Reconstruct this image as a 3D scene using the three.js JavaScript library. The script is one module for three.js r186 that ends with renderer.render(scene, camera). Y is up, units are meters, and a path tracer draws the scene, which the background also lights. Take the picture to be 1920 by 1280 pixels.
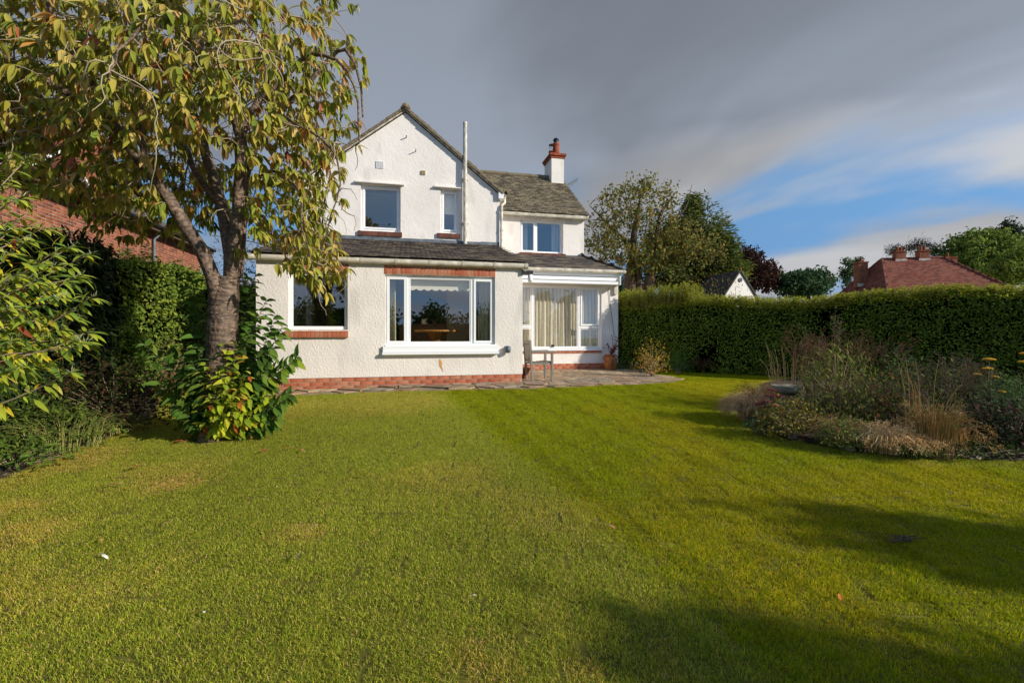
import * as THREE from 'three';
import { mergeGeometries } from 'three/addons/utils/BufferGeometryUtils.js';

// ---------------------------------------------------------------- small tools
function rngOf(seed) { let a = seed >>> 0; return () => { a = (a + 0x6D2B79F5) | 0; let t = Math.imul(a ^ (a >>> 15), 1 | a); t = (t + Math.imul(t ^ (t >>> 7), 61 | t)) ^ t; return ((t ^ (t >>> 14)) >>> 0) / 4294967296; }; }
let rnd = rngOf(11);
const seed = s => { rnd = rngOf(s); };
const R = (a, b) => a + (b - a) * rnd();
const V = (x, y, z) => new THREE.Vector3(x, y, z);
const clamp = (x, a = 0, b = 1) => Math.min(b, Math.max(a, x));
const lerp = (a, b, t) => a + (b - a) * t;
const sstep = (a, b, x) => { const t = clamp((x - a) / (b - a)); return t * t * (3 - 2 * t); };
const PERM = new Float32Array(4096); { const r = rngOf(5); for (let i = 0; i < 4096; i++) PERM[i] = r(); }
const hsh = (x, y, z) => PERM[((Math.imul(x, 73856093) ^ Math.imul(y, 19349663) ^ Math.imul(z, 83492791)) >>> 3) & 4095];
function noise(x, y, z = 0) {
  const xi = Math.floor(x), yi = Math.floor(y), zi = Math.floor(z); let u = x - xi, v = y - yi, w = z - zi;
  u = u * u * (3 - 2 * u); v = v * v * (3 - 2 * v); w = w * w * (3 - 2 * w);
  const l = (a, b, t) => a + (b - a) * t;
  const f = k => l(l(hsh(xi, yi, k), hsh(xi + 1, yi, k), u), l(hsh(xi, yi + 1, k), hsh(xi + 1, yi + 1, k), u), v);
  return w === 0 ? f(zi) : l(f(zi), f(zi + 1), w);
}
function fbm(x, y, z = 0, o = 4) { let s = 0, a = 0.5, n = 0; for (let i = 0; i < o; i++) { s += a * noise(x, y, z); n += a; a *= 0.5; x = x * 2.03 + 7.1; y = y * 2.03 + 3.7; z = z * 2.03; } return s / n; }

// ---------------------------------------------------------------- camera, renderer, sky, sun
const scene = new THREE.Scene();
const camera = new THREE.PerspectiveCamera(2 * Math.atan(640 / 860) * 180 / Math.PI, 1.5, 0.05, 400);
camera.position.set(0, 1, 0); camera.lookAt(0, 1, -10);
camera.setViewOffset(1920, 1280, 0, 13, 1920, 1280);
camera.updateMatrixWorld();
const renderer = new THREE.WebGLRenderer({ antialias: true });
renderer.toneMapping = THREE.LinearToneMapping;
renderer.toneMappingExposure = 1.0;
renderer.shadowMap.enabled = true;
const SUN = V(Math.sin(1.19) * Math.cos(0.43), Math.sin(0.43), Math.cos(1.19) * Math.cos(0.43));
const sun = new THREE.DirectionalLight(new THREE.Color().setRGB(1, 0.925, 0.80), 5.0);
sun.position.copy(SUN).multiplyScalar(60); sun.castShadow = true;
Object.assign(sun.shadow.camera, { left: -30, right: 30, top: 30, bottom: -30, near: 1, far: 140 });
sun.shadow.mapSize.set(2048, 2048); sun.shadow.radius = 1.5;
scene.add(sun, sun.target);
const SKY = [3.1, 8.2, 20.3, 5.5];
{ // broken autumn sky: a grey deck above, blue and streaks of cloud lower down
  const W = 2048, H = 1024, d = new Float32Array(W * H * 4);
  for (let j = 0; j < H; j++) {
    const el = ((j + 0.5) / H - 0.5) * Math.PI, y = Math.sin(el), c = Math.cos(el);
    for (let i = 0; i < W; i++) {
      const az = ((i + 0.5) / W - 0.5) * 2 * Math.PI, x = Math.cos(az) * c, z = Math.sin(az) * c, k = (j * W + i) * 4;
      const yy = Math.max(y, 0.0), s = 1 / (yy + 0.10), px = x * s, pz = z * s;
      const ac = px * 0.835 - pz * 0.55, al = px * 0.55 + pz * 0.835, warp = fbm(px * 0.6 + 9, pz * 0.6, 0, 2) - 0.5;
      const n1 = fbm(ac * 0.85 + warp * 0.9 + SKY[0], al * 0.56 - warp * 0.9 + SKY[1], 0, 6);
      const streak = fbm(ac * 1.4 + warp * 1.9 + SKY[2], al * 0.66 - warp + SKY[3], 0, 6);
      const front = -z, elv = el + (n1 - 0.5) * 0.55 + 0.00;
      let deck = sstep(0.26, 0.41, elv) * lerp(sstep(0.58, 0.80, n1), 1, sstep(-0.55, 0.1, front));
      const up = sstep(0, 0.9, yy);
      const b = lerp(0.92, 0.72, up);
      const blue = [0.16 * b, 0.36 * b, 0.66 * b];
      const glow = 1 + 0.45 * Math.max(0, x * SUN.x + y * SUN.y + z * SUN.z); for (let q = 0; q < 3; q++) blue[q] *= glow;
      const haze = Math.exp(-yy * 13);
      for (let q = 0; q < 3; q++) blue[q] = lerp(blue[q], [0.34, 0.47, 0.64][q], haze * 0.75);
      const low = sstep(0.30, 0.60, streak + 0.07 * sstep(0.35, 0.95, x) * (z < 0 ? 1 : 0)) * lerp(0.5, 0.93, sstep(-0.3, 0.2, front)) * (1 - sstep(0.42, 0.55, el));
      const thick = fbm(ac * 1.1 + 31 + warp, al * 0.6 + warp, 0, 5);
      const toSun = clamp(x * SUN.x + y * SUN.y + z * SUN.z);
      const g1 = lerp(0.215, 0.325, sstep(0.3, 0.7, thick)) * (1 + 0.75 * toSun * toSun) * lerp(1.12, 0.92, sstep(0.3, 0.8, el));
      const edge = 4 * deck * (1 - deck);
      const dk = [g1 * 0.88 + edge * 0.035, g1 * 0.995 + edge * 0.045, g1 * 1.20 + edge * 0.055];
      const g2 = lerp(0.40, 0.62, sstep(0.35, 0.7, thick)) * (0.82 + 0.42 * toSun);
      const lc = [g2 * 1.0, g2 * 0.985, g2 * 0.99];
      for (let q = 0; q < 3; q++) { let v = lerp(blue[q], lc[q], low); v = lerp(v, dk[q], deck); d[k + q] = v; }
      d[k + 3] = 1;
    }
  }
  const t = new THREE.DataTexture(d, W, H, THREE.RGBAFormat, THREE.FloatType);
  t.mapping = THREE.EquirectangularReflectionMapping; t.magFilter = t.minFilter = THREE.LinearFilter; t.needsUpdate = true;
  scene.background = t; scene.environment = t;
}

// ---------------------------------------------------------------- naming and tagging
const used = {};
function numbered(n) { n = n.replace(/_\d{3}$/, ''); const k = used[n] = (used[n] ?? -1) + 1; return k ? `${n}_${String(k).padStart(3, '0')}` : n; }
function tag(o, label, category, group, kind) { Object.assign(o.userData, { label, category }); if (group) o.userData.group = group; if (kind) o.userData.kind = kind; return o; }
function thing(name, label, category, pos = V(0, 0, 0), turn = 0, group) {
  const o = new THREE.Group(); o.name = numbered(name); o.position.copy(pos); o.rotation.y = turn; scene.add(o); return tag(o, label, category, group);
}
function part(name, geo, mat, parent, kind) {
  const m = new THREE.Mesh(geo, mat); m.name = parent === scene ? numbered(name) : name; m.castShadow = m.receiveShadow = true; parent.add(m);
  if (kind) m.userData.kind = kind; return m;
}
function group(name, parent) { const g = new THREE.Group(); g.name = name; parent.add(g); return g; }

// ---------------------------------------------------------------- the ground: flat by the house, falling gently towards the viewer
function G(x, z) { const Z = -z, a = clamp(9.0 - Z, -0.4, 12); return Z > 9.4 ? 0 : -0.065 * (a < 0.4 ? (a + 0.4) * (a + 0.4) / 1.6 : a); }
const at = (px, py, Z) => V((px - 960) / 860 * Z, 1 + (627 - py) / 860 * Z, -Z);             // a point seen at that pixel, Z metres off
function onGround(px, py) { let Z = 8; for (let i = 0; i < 40; i++) Z = lerp(Z, 860 * (1 - G(0, -Z)) / (py - 627), 0.5); return V((px - 960) / 860 * Z, G(0, -Z), -Z); }
function inPoly(x, z, p) { let r = false; for (let i = 0, j = p.length - 1; i < p.length; j = i++) { const [a, b] = p[i], [c, d] = p[j]; if ((b > z) !== (d > z) && x < (c - a) * (z - b) / (d - b) + a) r = !r; } return r; }

// ---------------------------------------------------------------- mesh builder
class MB {
  constructor() { this.p = []; this.n = []; this.u = []; this.c = []; this.i = []; this.tint = null; }
  get count() { return this.p.length / 3; }
  v(p, n, u = 0, w = 0) { this.p.push(p.x, p.y, p.z); this.n.push(n.x, n.y, n.z); this.u.push(u, w); if (this.tint) this.c.push(this.tint.r, this.tint.g, this.tint.b); return this.count - 1; }
  quad(a, b, c, d) { // flat, uv in metres
    const e1 = b.clone().sub(a), e2 = d.clone().sub(a), n = e1.clone().cross(e2).normalize(), w = e1.length(), h = e2.length();
    const k = this.v(a, n, 0, 0); this.v(b, n, w, 0); this.v(c, n, w, h); this.v(d, n, 0, h); this.i.push(k, k + 1, k + 2, k, k + 2, k + 3); return this;
  }
  box(x0, y0, z0, x1, y1, z1, m) {
    const g = new THREE.BoxGeometry(Math.abs(x1 - x0), Math.abs(y1 - y0), Math.abs(z1 - z0)); g.translate((x0 + x1) / 2, (y0 + y1) / 2, (z0 + z1) / 2); if (m) g.applyMatrix4(m); return this.geo(uvm(g));
  }
  bar(a, b, w, h, upv = V(0, 1, 0)) { // a straight square bar from a to b
    const L = a.distanceTo(b), y = b.clone().sub(a).normalize(), x = y.clone().cross(Math.abs(y.dot(upv)) > 0.98 ? V(1, 0, 0) : upv).normalize(), z = x.clone().cross(y);
    const g = uvm(new THREE.BoxGeometry(w, L, h)); g.applyMatrix4(new THREE.Matrix4().makeBasis(x, y, z).setPosition(a.clone().add(b).multiplyScalar(0.5))); return this.geo(g);
  }
  geo(g) {
    const k = this.count, P = g.attributes.position, N = g.attributes.normal, U = g.attributes.uv;
    for (let i = 0; i < P.count; i++) { this.p.push(P.getX(i), P.getY(i), P.getZ(i)); this.n.push(N.getX(i), N.getY(i), N.getZ(i)); this.u.push(U ? U.getX(i) : 0, U ? U.getY(i) : 0); if (this.tint) this.c.push(this.tint.r, this.tint.g, this.tint.b); }
    if (g.index) for (let i = 0; i < g.index.count; i++) this.i.push(g.index.getX(i) + k); else for (let i = 0; i < P.count; i++) this.i.push(i + k);
    return this;
  }
  tube(pts, rad, seg = 6, lump = 0) {
    const n = pts.length; if (n < 2) return this; const base = this.count; let x = null, len = 0;
    for (let i = 0; i < n; i++) {
      const y = (i === 0 ? pts[1].clone().sub(pts[0]) : i === n - 1 ? pts[n - 1].clone().sub(pts[n - 2]) : pts[i + 1].clone().sub(pts[i - 1])).normalize();
      if (!x) x = (Math.abs(y.y) > 0.9 ? V(1, 0, 0) : V(0, 1, 0)).cross(y).normalize(); else x.sub(y.clone().multiplyScalar(x.dot(y))).normalize();
      const z = x.clone().cross(y); if (i) len += pts[i].distanceTo(pts[i - 1]);
      const r = typeof rad === 'function' ? rad(i / (n - 1)) : Array.isArray(rad) ? rad[i] : rad;
      for (let s = 0; s <= seg; s++) {
        const a = s / seg * Math.PI * 2, ca = Math.cos(a), sa = Math.sin(a), d = V(x.x * ca + z.x * sa, x.y * ca + z.y * sa, x.z * ca + z.z * sa);
        const rr = lump ? r * (1 + lump * (fbm(ca * 1.3 + 5 + pts[0].x, sa * 1.3 + 5, len * 1.6, 3) - 0.5)) : r;
        this.v(V(pts[i].x + d.x * rr, pts[i].y + d.y * rr, pts[i].z + d.z * rr), d, s / seg * Math.max(0.05, Math.PI * 2 * r), len);
      }
    }
    for (let i = 0; i < n - 1; i++) for (let s = 0; s < seg; s++) { const a = base + i * (seg + 1) + s, b = a + seg + 1; this.i.push(a, b, a + 1, b, b + 1, a + 1); }
    return this;
  }
  make() {
    const g = new THREE.BufferGeometry(); g.setAttribute('position', new THREE.Float32BufferAttribute(this.p, 3)); g.setAttribute('normal', new THREE.Float32BufferAttribute(this.n, 3)); g.setAttribute('uv', new THREE.Float32BufferAttribute(this.u, 2));
    if (this.c.length) g.setAttribute('color', new THREE.Float32BufferAttribute(this.c, 3)); g.setIndex(this.i); return g;
  }
  build(name, mat, parent, kind) { return part(name, this.make(), mat, parent, kind); }
}
function uvm(g0) { // uv in metres from the face's own plane
  const g = g0.index ? g0.toNonIndexed() : g0, P = g.attributes.position, N = g.attributes.normal, u = new Float32Array(P.count * 2);
  for (let i = 0; i < P.count; i++) { const a = Math.abs(N.getX(i)), b = Math.abs(N.getY(i)), c = Math.abs(N.getZ(i)), x = P.getX(i), y = P.getY(i), z = P.getZ(i); u[2 * i] = a > b && a > c ? z : x; u[2 * i + 1] = b > a && b > c ? z : y; }
  g.setAttribute('uv', new THREE.BufferAttribute(u, 2)); return g;
}
function shapeOf(pts, holes = []) { const s = new THREE.Shape(pts.map(p => new THREE.Vector2(...p))); for (const [x0, y0, x1, y1] of holes) s.holes.push(new THREE.Path([[x0, y0], [x0, y1], [x1, y1], [x1, y0]].map(p => new THREE.Vector2(...p)))); return s; }
function frontSlab(pts, holes, d0, thick) { // outline in x,y; its face at depth d0 behind the house front, going thick deeper
  const g = new THREE.ExtrudeGeometry(shapeOf(pts, holes), { depth: thick, bevelEnabled: false }); g.translate(0, 0, -d0 - thick); return uvm(g);
}
function sideSlab(pts, x0, thick) { // outline in depth,y
  const g = new THREE.ExtrudeGeometry(shapeOf(pts), { depth: thick, bevelEnabled: false });
  g.applyMatrix4(new THREE.Matrix4().makeBasis(V(0, 0, -1), V(0, 1, 0), V(1, 0, 0))); g.translate(x0, 0, 0); return uvm(g);
}
function lathe(pts, seg = 28) { return new THREE.LatheGeometry(pts.map(p => new THREE.Vector2(...p)), seg); }

// ---------------------------------------------------------------- textures (material only: grain, relief, wear)
function tex(n, size, fn, srgb = true) { // fn(u, v) -> [r,g,b] 0..1 (sRGB when srgb); the tile covers size metres
  const d = new Uint8Array(n * n * 4);
  for (let j = 0; j < n; j++) for (let i = 0; i < n; i++) { const c = fn(i / n, j / n), k = (j * n + i) * 4; for (let q = 0; q < 3; q++) d[k + q] = clamp(typeof c === 'number' ? c : c[q]) * 255; d[k + 3] = 255; }
  const t = new THREE.DataTexture(d, n, n); t.wrapS = t.wrapT = THREE.RepeatWrapping; t.magFilter = THREE.LinearFilter; t.minFilter = THREE.LinearMipmapLinearFilter; t.generateMipmaps = true;
  if (srgb) t.colorSpace = THREE.SRGBColorSpace; t.repeat.set(1 / size, 1 / size); t.needsUpdate = true; return t;
}
function tiled(f, u, v, k) { // makes a noise tile
  const a = u * k, b = v * k, w = sstep(0.8, 1, u), h = sstep(0.8, 1, v);
  return lerp(lerp(f(a, b), f(a - k, b), w), lerp(f(a, b - k), f(a - k, b - k), w), h);
}
const hex = h => new THREE.Color(h);
const std = (o) => new THREE.MeshStandardMaterial({ roughness: 0.8, metalness: 0, ...o, color: o.color === undefined ? 0xffffff : o.color });
const pebble = tex(512, 1.1, (u, v) => tiled((a, b) => 0.75 * Math.pow(fbm(a, b, 0, 2), 1.4) + 0.35 * fbm(a * 2.2 + 4, b * 2.2, 0, 2), u, v, 42), false);
const trowel = tex(512, 2.2, (u, v) => tiled((a, b) => 0.6 * fbm(a + 1.5 * fbm(a * .5, b * .5, 0, 2), b * 1.25, 0, 3) + 0.4 * noise(a * 3, b * 3), u, v, 22), false);
const wallTint = tex(512, 3.3, (u, v) => { const a = tiled((x, y) => fbm(x, y, 0, 4), u, v, 6), b = tiled((x, y) => fbm(x + 9, y * 0.3, 0, 3), u, v, 14); const k = 0.90 + 0.10 * a - 0.05 * sstep(0.58, 0.85, b); return [k, k * 0.99, k * 0.98]; });
const grime = tex(256, 0.9, (u, v) => { const a = tiled((x, y) => fbm(x, y, 0, 5), u, v, 7); return 0.62 + 0.5 * a; });
const grainB = tex(256, 0.5, (u, v) => tiled((x, y) => fbm(x, y, 0, 4), u, v, 16), false);
const lichen = tex(256, 0.8, (u, v) => { const a = tiled((x, y) => fbm(x, y, 0, 4), u, v, 9), b = tiled((x, y) => fbm(x + 40, y, 0, 3), u, v, 5); const s = sstep(0.56, 0.7, a), m = sstep(0.55, 0.7, b); return [lerp(0.72, 0.98, s) - 0.07 * m, lerp(0.70, 0.94, s) - 0.05 * m, lerp(0.66, 0.84, s) - 0.12 * m]; });
const woodT = tex(256, 0.7, (u, v) => { const a = tiled((x, y) => fbm(x * 6, y * 0.6, 0, 4), u, v, 6); return 0.66 + 0.42 * a; });
const barkMap = tex(512, 0.9, (u, v) => { const a = tiled((x, y) => fbm(x * 0.9, y * 2.4, 0, 5), u, v, 16), b = tiled((x, y) => fbm(x * 0.7 + 3, y * 6, 0, 2), u, v, 14), l = sstep(0.66, 0.8, b), k = lerp(0.58, 0.98, sstep(0.28, 0.75, a)); return [k * lerp(0.92, 1, l), k * lerp(0.84, 0.88, l), k * lerp(0.76, 0.76, l)]; });
const barkBump = tex(512, 0.9, (u, v) => tiled((x, y) => 0.5 * fbm(x * 0.8, y * 2.6, 0, 4) + 0.5 * fbm(x * 1.5, y * 1.2, 0, 4), u, v, 16), false);
const stoneT = tex(256, 0.8, (u, v) => { const a = tiled((x, y) => fbm(x, y, 0, 5), u, v, 6), b = tiled((x, y) => fbm(x + 20, y, 0, 3), u, v, 12); const k = 0.6 + 0.55 * a - 0.2 * sstep(0.6, 0.75, b); return [k, k * 0.98, k * 0.95]; });

const M = {
  roughcast: std({ color: hex(0xf5efe8), map: wallTint, bumpMap: pebble, bumpScale: 0.006, roughness: 0.95 }),
  render: std({ color: hex(0xf8f3ee), map: wallTint, bumpMap: trowel, bumpScale: 0.0065, roughness: 0.92 }),
  upvc: std({ color: hex(0xf3f3f3), roughness: 0.35 }), offwhite: std({ color: hex(0xe6dfd0), map: grime, roughness: 0.6 }), gutter: std({ color: hex(0xded4bf), map: grime, roughness: 0.5 }),
  slate: [0x665a50, 0x554b45, 0x766858, 0x443d39].map(c => std({ color: hex(c), map: grime, bumpMap: grainB, bumpScale: 0.004, roughness: 0.85 })),
  stoneSlate: [0x9c907e, 0x8a7f6e, 0xac9f8a, 0x746b5f, 0x968e7c].map(c => std({ color: hex(c), map: lichen, bumpMap: grainB, bumpScale: 0.008, roughness: 0.95 })),
  brick: [0xc87250, 0xd07e5c, 0xbc6846, 0xcc8866].map(c => std({ color: hex(c), map: grime, bumpMap: grainB, bumpScale: 0.004, roughness: 0.92 })),
  darkBrick: [0x7d4a3a, 0x8a5443, 0x6f4436].map(c => std({ color: hex(c), map: grime, bumpMap: grainB, bumpScale: 0.004, roughness: 0.92 })),
  oldBrick: [0xa85f40, 0x985538, 0xb46c4c, 0x824a36].map(c => std({ color: hex(c), map: grime, roughness: 0.95 })),
  mortar: std({ color: hex(0xcbbcae), map: grime, roughness: 1 }), lead: std({ color: hex(0x808891), map: grime, roughness: 0.55, metalness: 0.2 }), dark: std({ color: hex(0x18181a), roughness: 0.5 }),
  glass: new THREE.MeshPhysicalMaterial({ color: 0xffffff, roughness: 0.0, transmission: 1, thickness: 0, ior: 2.9 }),
  terracotta: std({ color: hex(0xb4703c), map: grime, roughness: 0.85 }), redClay: std({ color: hex(0xa8502c), map: grime, roughness: 0.85 }),
  teak: std({ color: hex(0x9d9486), map: woodT, roughness: 0.85 }), oak: std({ color: hex(0xcc8a44), map: woodT, roughness: 0.45 }), cream: std({ color: hex(0xd8c9a4), roughness: 0.9 }), plaster: std({ color: hex(0xd2b98c), roughness: 0.95 }), dimWall: std({ color: hex(0x6f675a), roughness: 0.95 }), curtain: std({ color: hex(0xe3dcc6), roughness: 0.95, side: THREE.DoubleSide }),
  blind: std({ color: hex(0xece6d2), roughness: 0.9, side: THREE.DoubleSide }),
  bark: std({ color: hex(0x988a80), map: barkMap, bumpMap: barkBump, bumpScale: 0.03, roughness: 0.62 }), twig: std({ color: hex(0xa8927a), roughness: 0.85 }), paleTwig: std({ color: hex(0xa99a80), roughness: 0.9 }), darkTwig: std({ color: hex(0x55483a), roughness: 0.9 }),
  greyBark: std({ color: hex(0x7d7263), map: barkMap, bumpMap: barkBump, bumpScale: 0.03, roughness: 0.9 }), stone: std({ color: hex(0xa8a194), map: stoneT, bumpMap: grainB, bumpScale: 0.006, roughness: 0.95 }),
  soil: std({ color: hex(0x4a3c2c), map: grime, bumpMap: grainB, bumpScale: 0.02, roughness: 1 }), straw: std({ color: hex(0xb89a66), roughness: 0.95, side: THREE.DoubleSide }),
};
const leafMat = new THREE.MeshPhysicalMaterial({ color: 0xffffff, roughness: 0.88, transmission: 0.36, thickness: 0, specularIntensity: 0.22, side: THREE.DoubleSide });
const solidLeaf = new THREE.MeshPhysicalMaterial({ color: 0xffffff, roughness: 0.7, specularIntensity: 0.35, side: THREE.DoubleSide });

// ---------------------------------------------------------------- leaves
function leafGeo(L = 1, Wd = 0.4, bend = 0.25, fold = 0.25, segs = 4, tip = 0.55) { // along +y, face +z, bending back
  const p = [], n = [], u = [], idx = []; let th = 0, y = 0, z = 0;
  for (let i = 0; i <= segs; i++) {
    const t = i / segs, w = Wd / 2 * Math.pow(Math.sin(Math.PI * Math.pow(t, tip === 0.55 ? 0.75 : tip)), 0.8) * (i === segs ? 0 : 1) + (i === 0 ? 0.02 * Wd : 0);
    const f = w * fold;
    for (const [sx, dz] of [[-1, f], [0, 0], [1, f]]) { p.push(sx * w, y, z + dz); const nn = V(-sx * fold, Math.sin(th), Math.cos(th)).normalize(); n.push(nn.x, nn.y, nn.z); u.push(sx * 0.5 + 0.5, t); }
    th += bend / segs * 2; y += L / segs * Math.cos(th); z -= L / segs * Math.sin(th);
  }
  for (let i = 0; i < segs; i++) for (const k of [0, 1]) { const a = i * 3 + k, b = a + 3; idx.push(a, a + 1, b + 1); if (1) idx.push(a, b + 1, b); }
  const g = new THREE.BufferGeometry(); g.setAttribute('position', new THREE.Float32BufferAttribute(p, 3)); g.setAttribute('normal', new THREE.Float32BufferAttribute(n, 3)); g.setAttribute('uv', new THREE.Float32BufferAttribute(u, 2)); g.setIndex(idx); return g;
}
const LG = { cherry: leafGeo(1, 0.31, 0.28, 0.4, 6, 0.66), sucker: leafGeo(1, 0.42, 0.45, 0.25, 6, 0.66), lance: leafGeo(1, 0.24, 0.35, 0.3, 4), broad: leafGeo(1, 0.52, 0.3, 0.25, 4), small: leafGeo(1, 0.6, 0.25, 0.25, 2), needle: leafGeo(1, 0.10, 0.3, 0.1, 2) };
const tmpM = new THREE.Matrix4();
class Leaves {
  constructor(palette) { this.pal = palette.map(c => new THREE.Color(c)); this.list = []; }
  add(p, dir, nrm, size, ci, jit = 0.16) { this.list.push({ p, dir, nrm, size, ci: Math.min(this.pal.length - 1, Math.floor(ci)), j: 1 + R(-jit, jit), j2: R(-jit, jit) * 0.5 }); }
  mat(l, o = tmpM) {
    const y = l.dir.clone().normalize(); let x = y.clone().cross(l.nrm); if (x.lengthSq() < 1e-5) x = y.clone().cross(V(0.3, 0.5, 0.8)); x.normalize(); const z = x.clone().cross(y), s = l.size;
    return o.makeBasis(x.multiplyScalar(s), y.multiplyScalar(s), z.multiplyScalar(s)).setPosition(l.p);
  }
  build(name, geo, mat, parent, singles = 0) {
    let rest = this.list;
    if (singles) { // the leaves that show largest are parts of their own
      const org = parent.position, sc = l => { const q = l.p.clone().add(org), Z = -q.z; if (Z < 0.3) return -1; const x = 960 + q.x / Z * 860, y = 627 - (q.y - 1) / Z * 860; return x < 0 || x > 1920 || y < 0 || y > 1280 ? -1 : l.size / Z; };
      const s = rest.map(l => [sc(l), l]).sort((a, b) => b[0] - a[0]); const one = new Set(s.slice(0, singles).filter(a => a[0] > 0).map(a => a[1]));
      const mats = this.pal.map(c => { const m = mat.clone(); m.color.copy(c); return m; });
      for (const l of one) { const m = part('leaf', geo, mats[l.ci], parent); m.matrixAutoUpdate = false; this.mat(l, m.matrix); m.matrix.decompose(m.position, m.quaternion, m.scale); m.matrixAutoUpdate = true; }
      rest = rest.filter(l => !one.has(l));
    }
    if (!rest.length) return null;
    const im = new THREE.InstancedMesh(geo, mat, rest.length), c = new THREE.Color(); im.name = parent === scene ? numbered(name) : name;
    rest.forEach((l, i) => { im.setMatrixAt(i, this.mat(l)); const b = this.pal[l.ci]; c.setRGB(b.r * l.j * (1 + l.j2), b.g * l.j, b.b * l.j * (1 - l.j2)); im.setColorAt(i, c); });
    im.castShadow = im.receiveShadow = true; im.userData.kind = 'stuff'; parent.add(im); return im;
  }
}
const dirRnd = () => { const z = R(-1, 1), a = R(0, 6.283), r = Math.sqrt(1 - z * z); return V(r * Math.cos(a), z, r * Math.sin(a)); };
const inBall = () => { let v; do v = V(R(-1, 1), R(-1, 1), R(-1, 1)); while (v.lengthSq() > 1); return v; };
function curve(pts, n) { return new THREE.CatmullRomCurve3(pts).getPoints(n); }

// ---------------------------------------------------------------- growing branches towards points in a crown
function grow({ limbs, targets, step, reach, kill, jitter = 0.2, droop = 0, iters = 90, tipR = 0.004, pipe = 2.3 }) {
  const nodes = []; let tg = targets.map(p => ({ p, n: -1, d: 1e9 }));
  for (const lb of limbs) { let par = -1; lb.pts.forEach((p, i) => { nodes.push({ p, par, limb: true, r: lb.rad[i], kids: [] }); if (par >= 0) nodes[par].kids.push(nodes.length - 1); par = nodes.length - 1; }); }
  let from = 0;
  for (let it = 0; it < iters && tg.length; it++) {
    for (const t of tg) for (let k = from; k < nodes.length; k++) { const n = nodes[k]; const q = n.p, d = (q.x - t.p.x) ** 2 + (q.y - t.p.y) ** 2 + (q.z - t.p.z) ** 2; if (d < t.d) { t.d = d; t.n = k; } }
    from = nodes.length; tg = tg.filter(t => t.d > kill * kill);
    const pull = new Map();
    for (const t of tg) if (t.d < reach * reach) { let v = pull.get(t.n); if (!v) pull.set(t.n, v = V(0, 0, 0)); v.add(t.p.clone().sub(nodes[t.n].p).normalize()); }
    if (!pull.size) break;
    for (const [k, v] of pull) { const n = nodes[k]; if (n.kids.length > (n.limb ? 5 : 3)) continue; v.normalize().add(dirRnd().multiplyScalar(jitter)); v.y -= droop; v.normalize(); nodes.push({ p: n.p.clone().addScaledVector(v, step * R(0.7, 1.2)), par: k, kids: [], r: 0, limb: false }); n.kids.push(nodes.length - 1); }
  }
  for (let k = nodes.length - 1; k >= 0; k--) { const n = nodes[k]; if (!n.limb) n.r = n.kids.length ? Math.pow(n.kids.reduce((s, c) => s + Math.pow(nodes[c].r, pipe), 0), 1 / pipe) * 1.01 : tipR; }
  return nodes;
}
function twigMesh(nodes, seg = 4, mb = new MB()) {
  nodes.forEach((n, k) => {
    if (n.limb) return; const par = nodes[n.par];
    if (!par.limb) { const big = par.kids.reduce((a, b) => nodes[b].r > nodes[a].r ? b : a); if (big === k) return; }
    const pts = [par.p.clone()], rr = [Math.min(n.r * 1.1, par.r)]; let c = k;
    while (c !== undefined) { pts.push(nodes[c].p); rr.push(nodes[c].r); const q = nodes[c].kids; c = q.length ? q.reduce((a, b) => nodes[b].r > nodes[a].r ? b : a) : undefined; }
    mb.tube(pts, rr, rr[0] > 0.02 ? seg + 2 : seg);
  });
  return mb;
}
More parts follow.
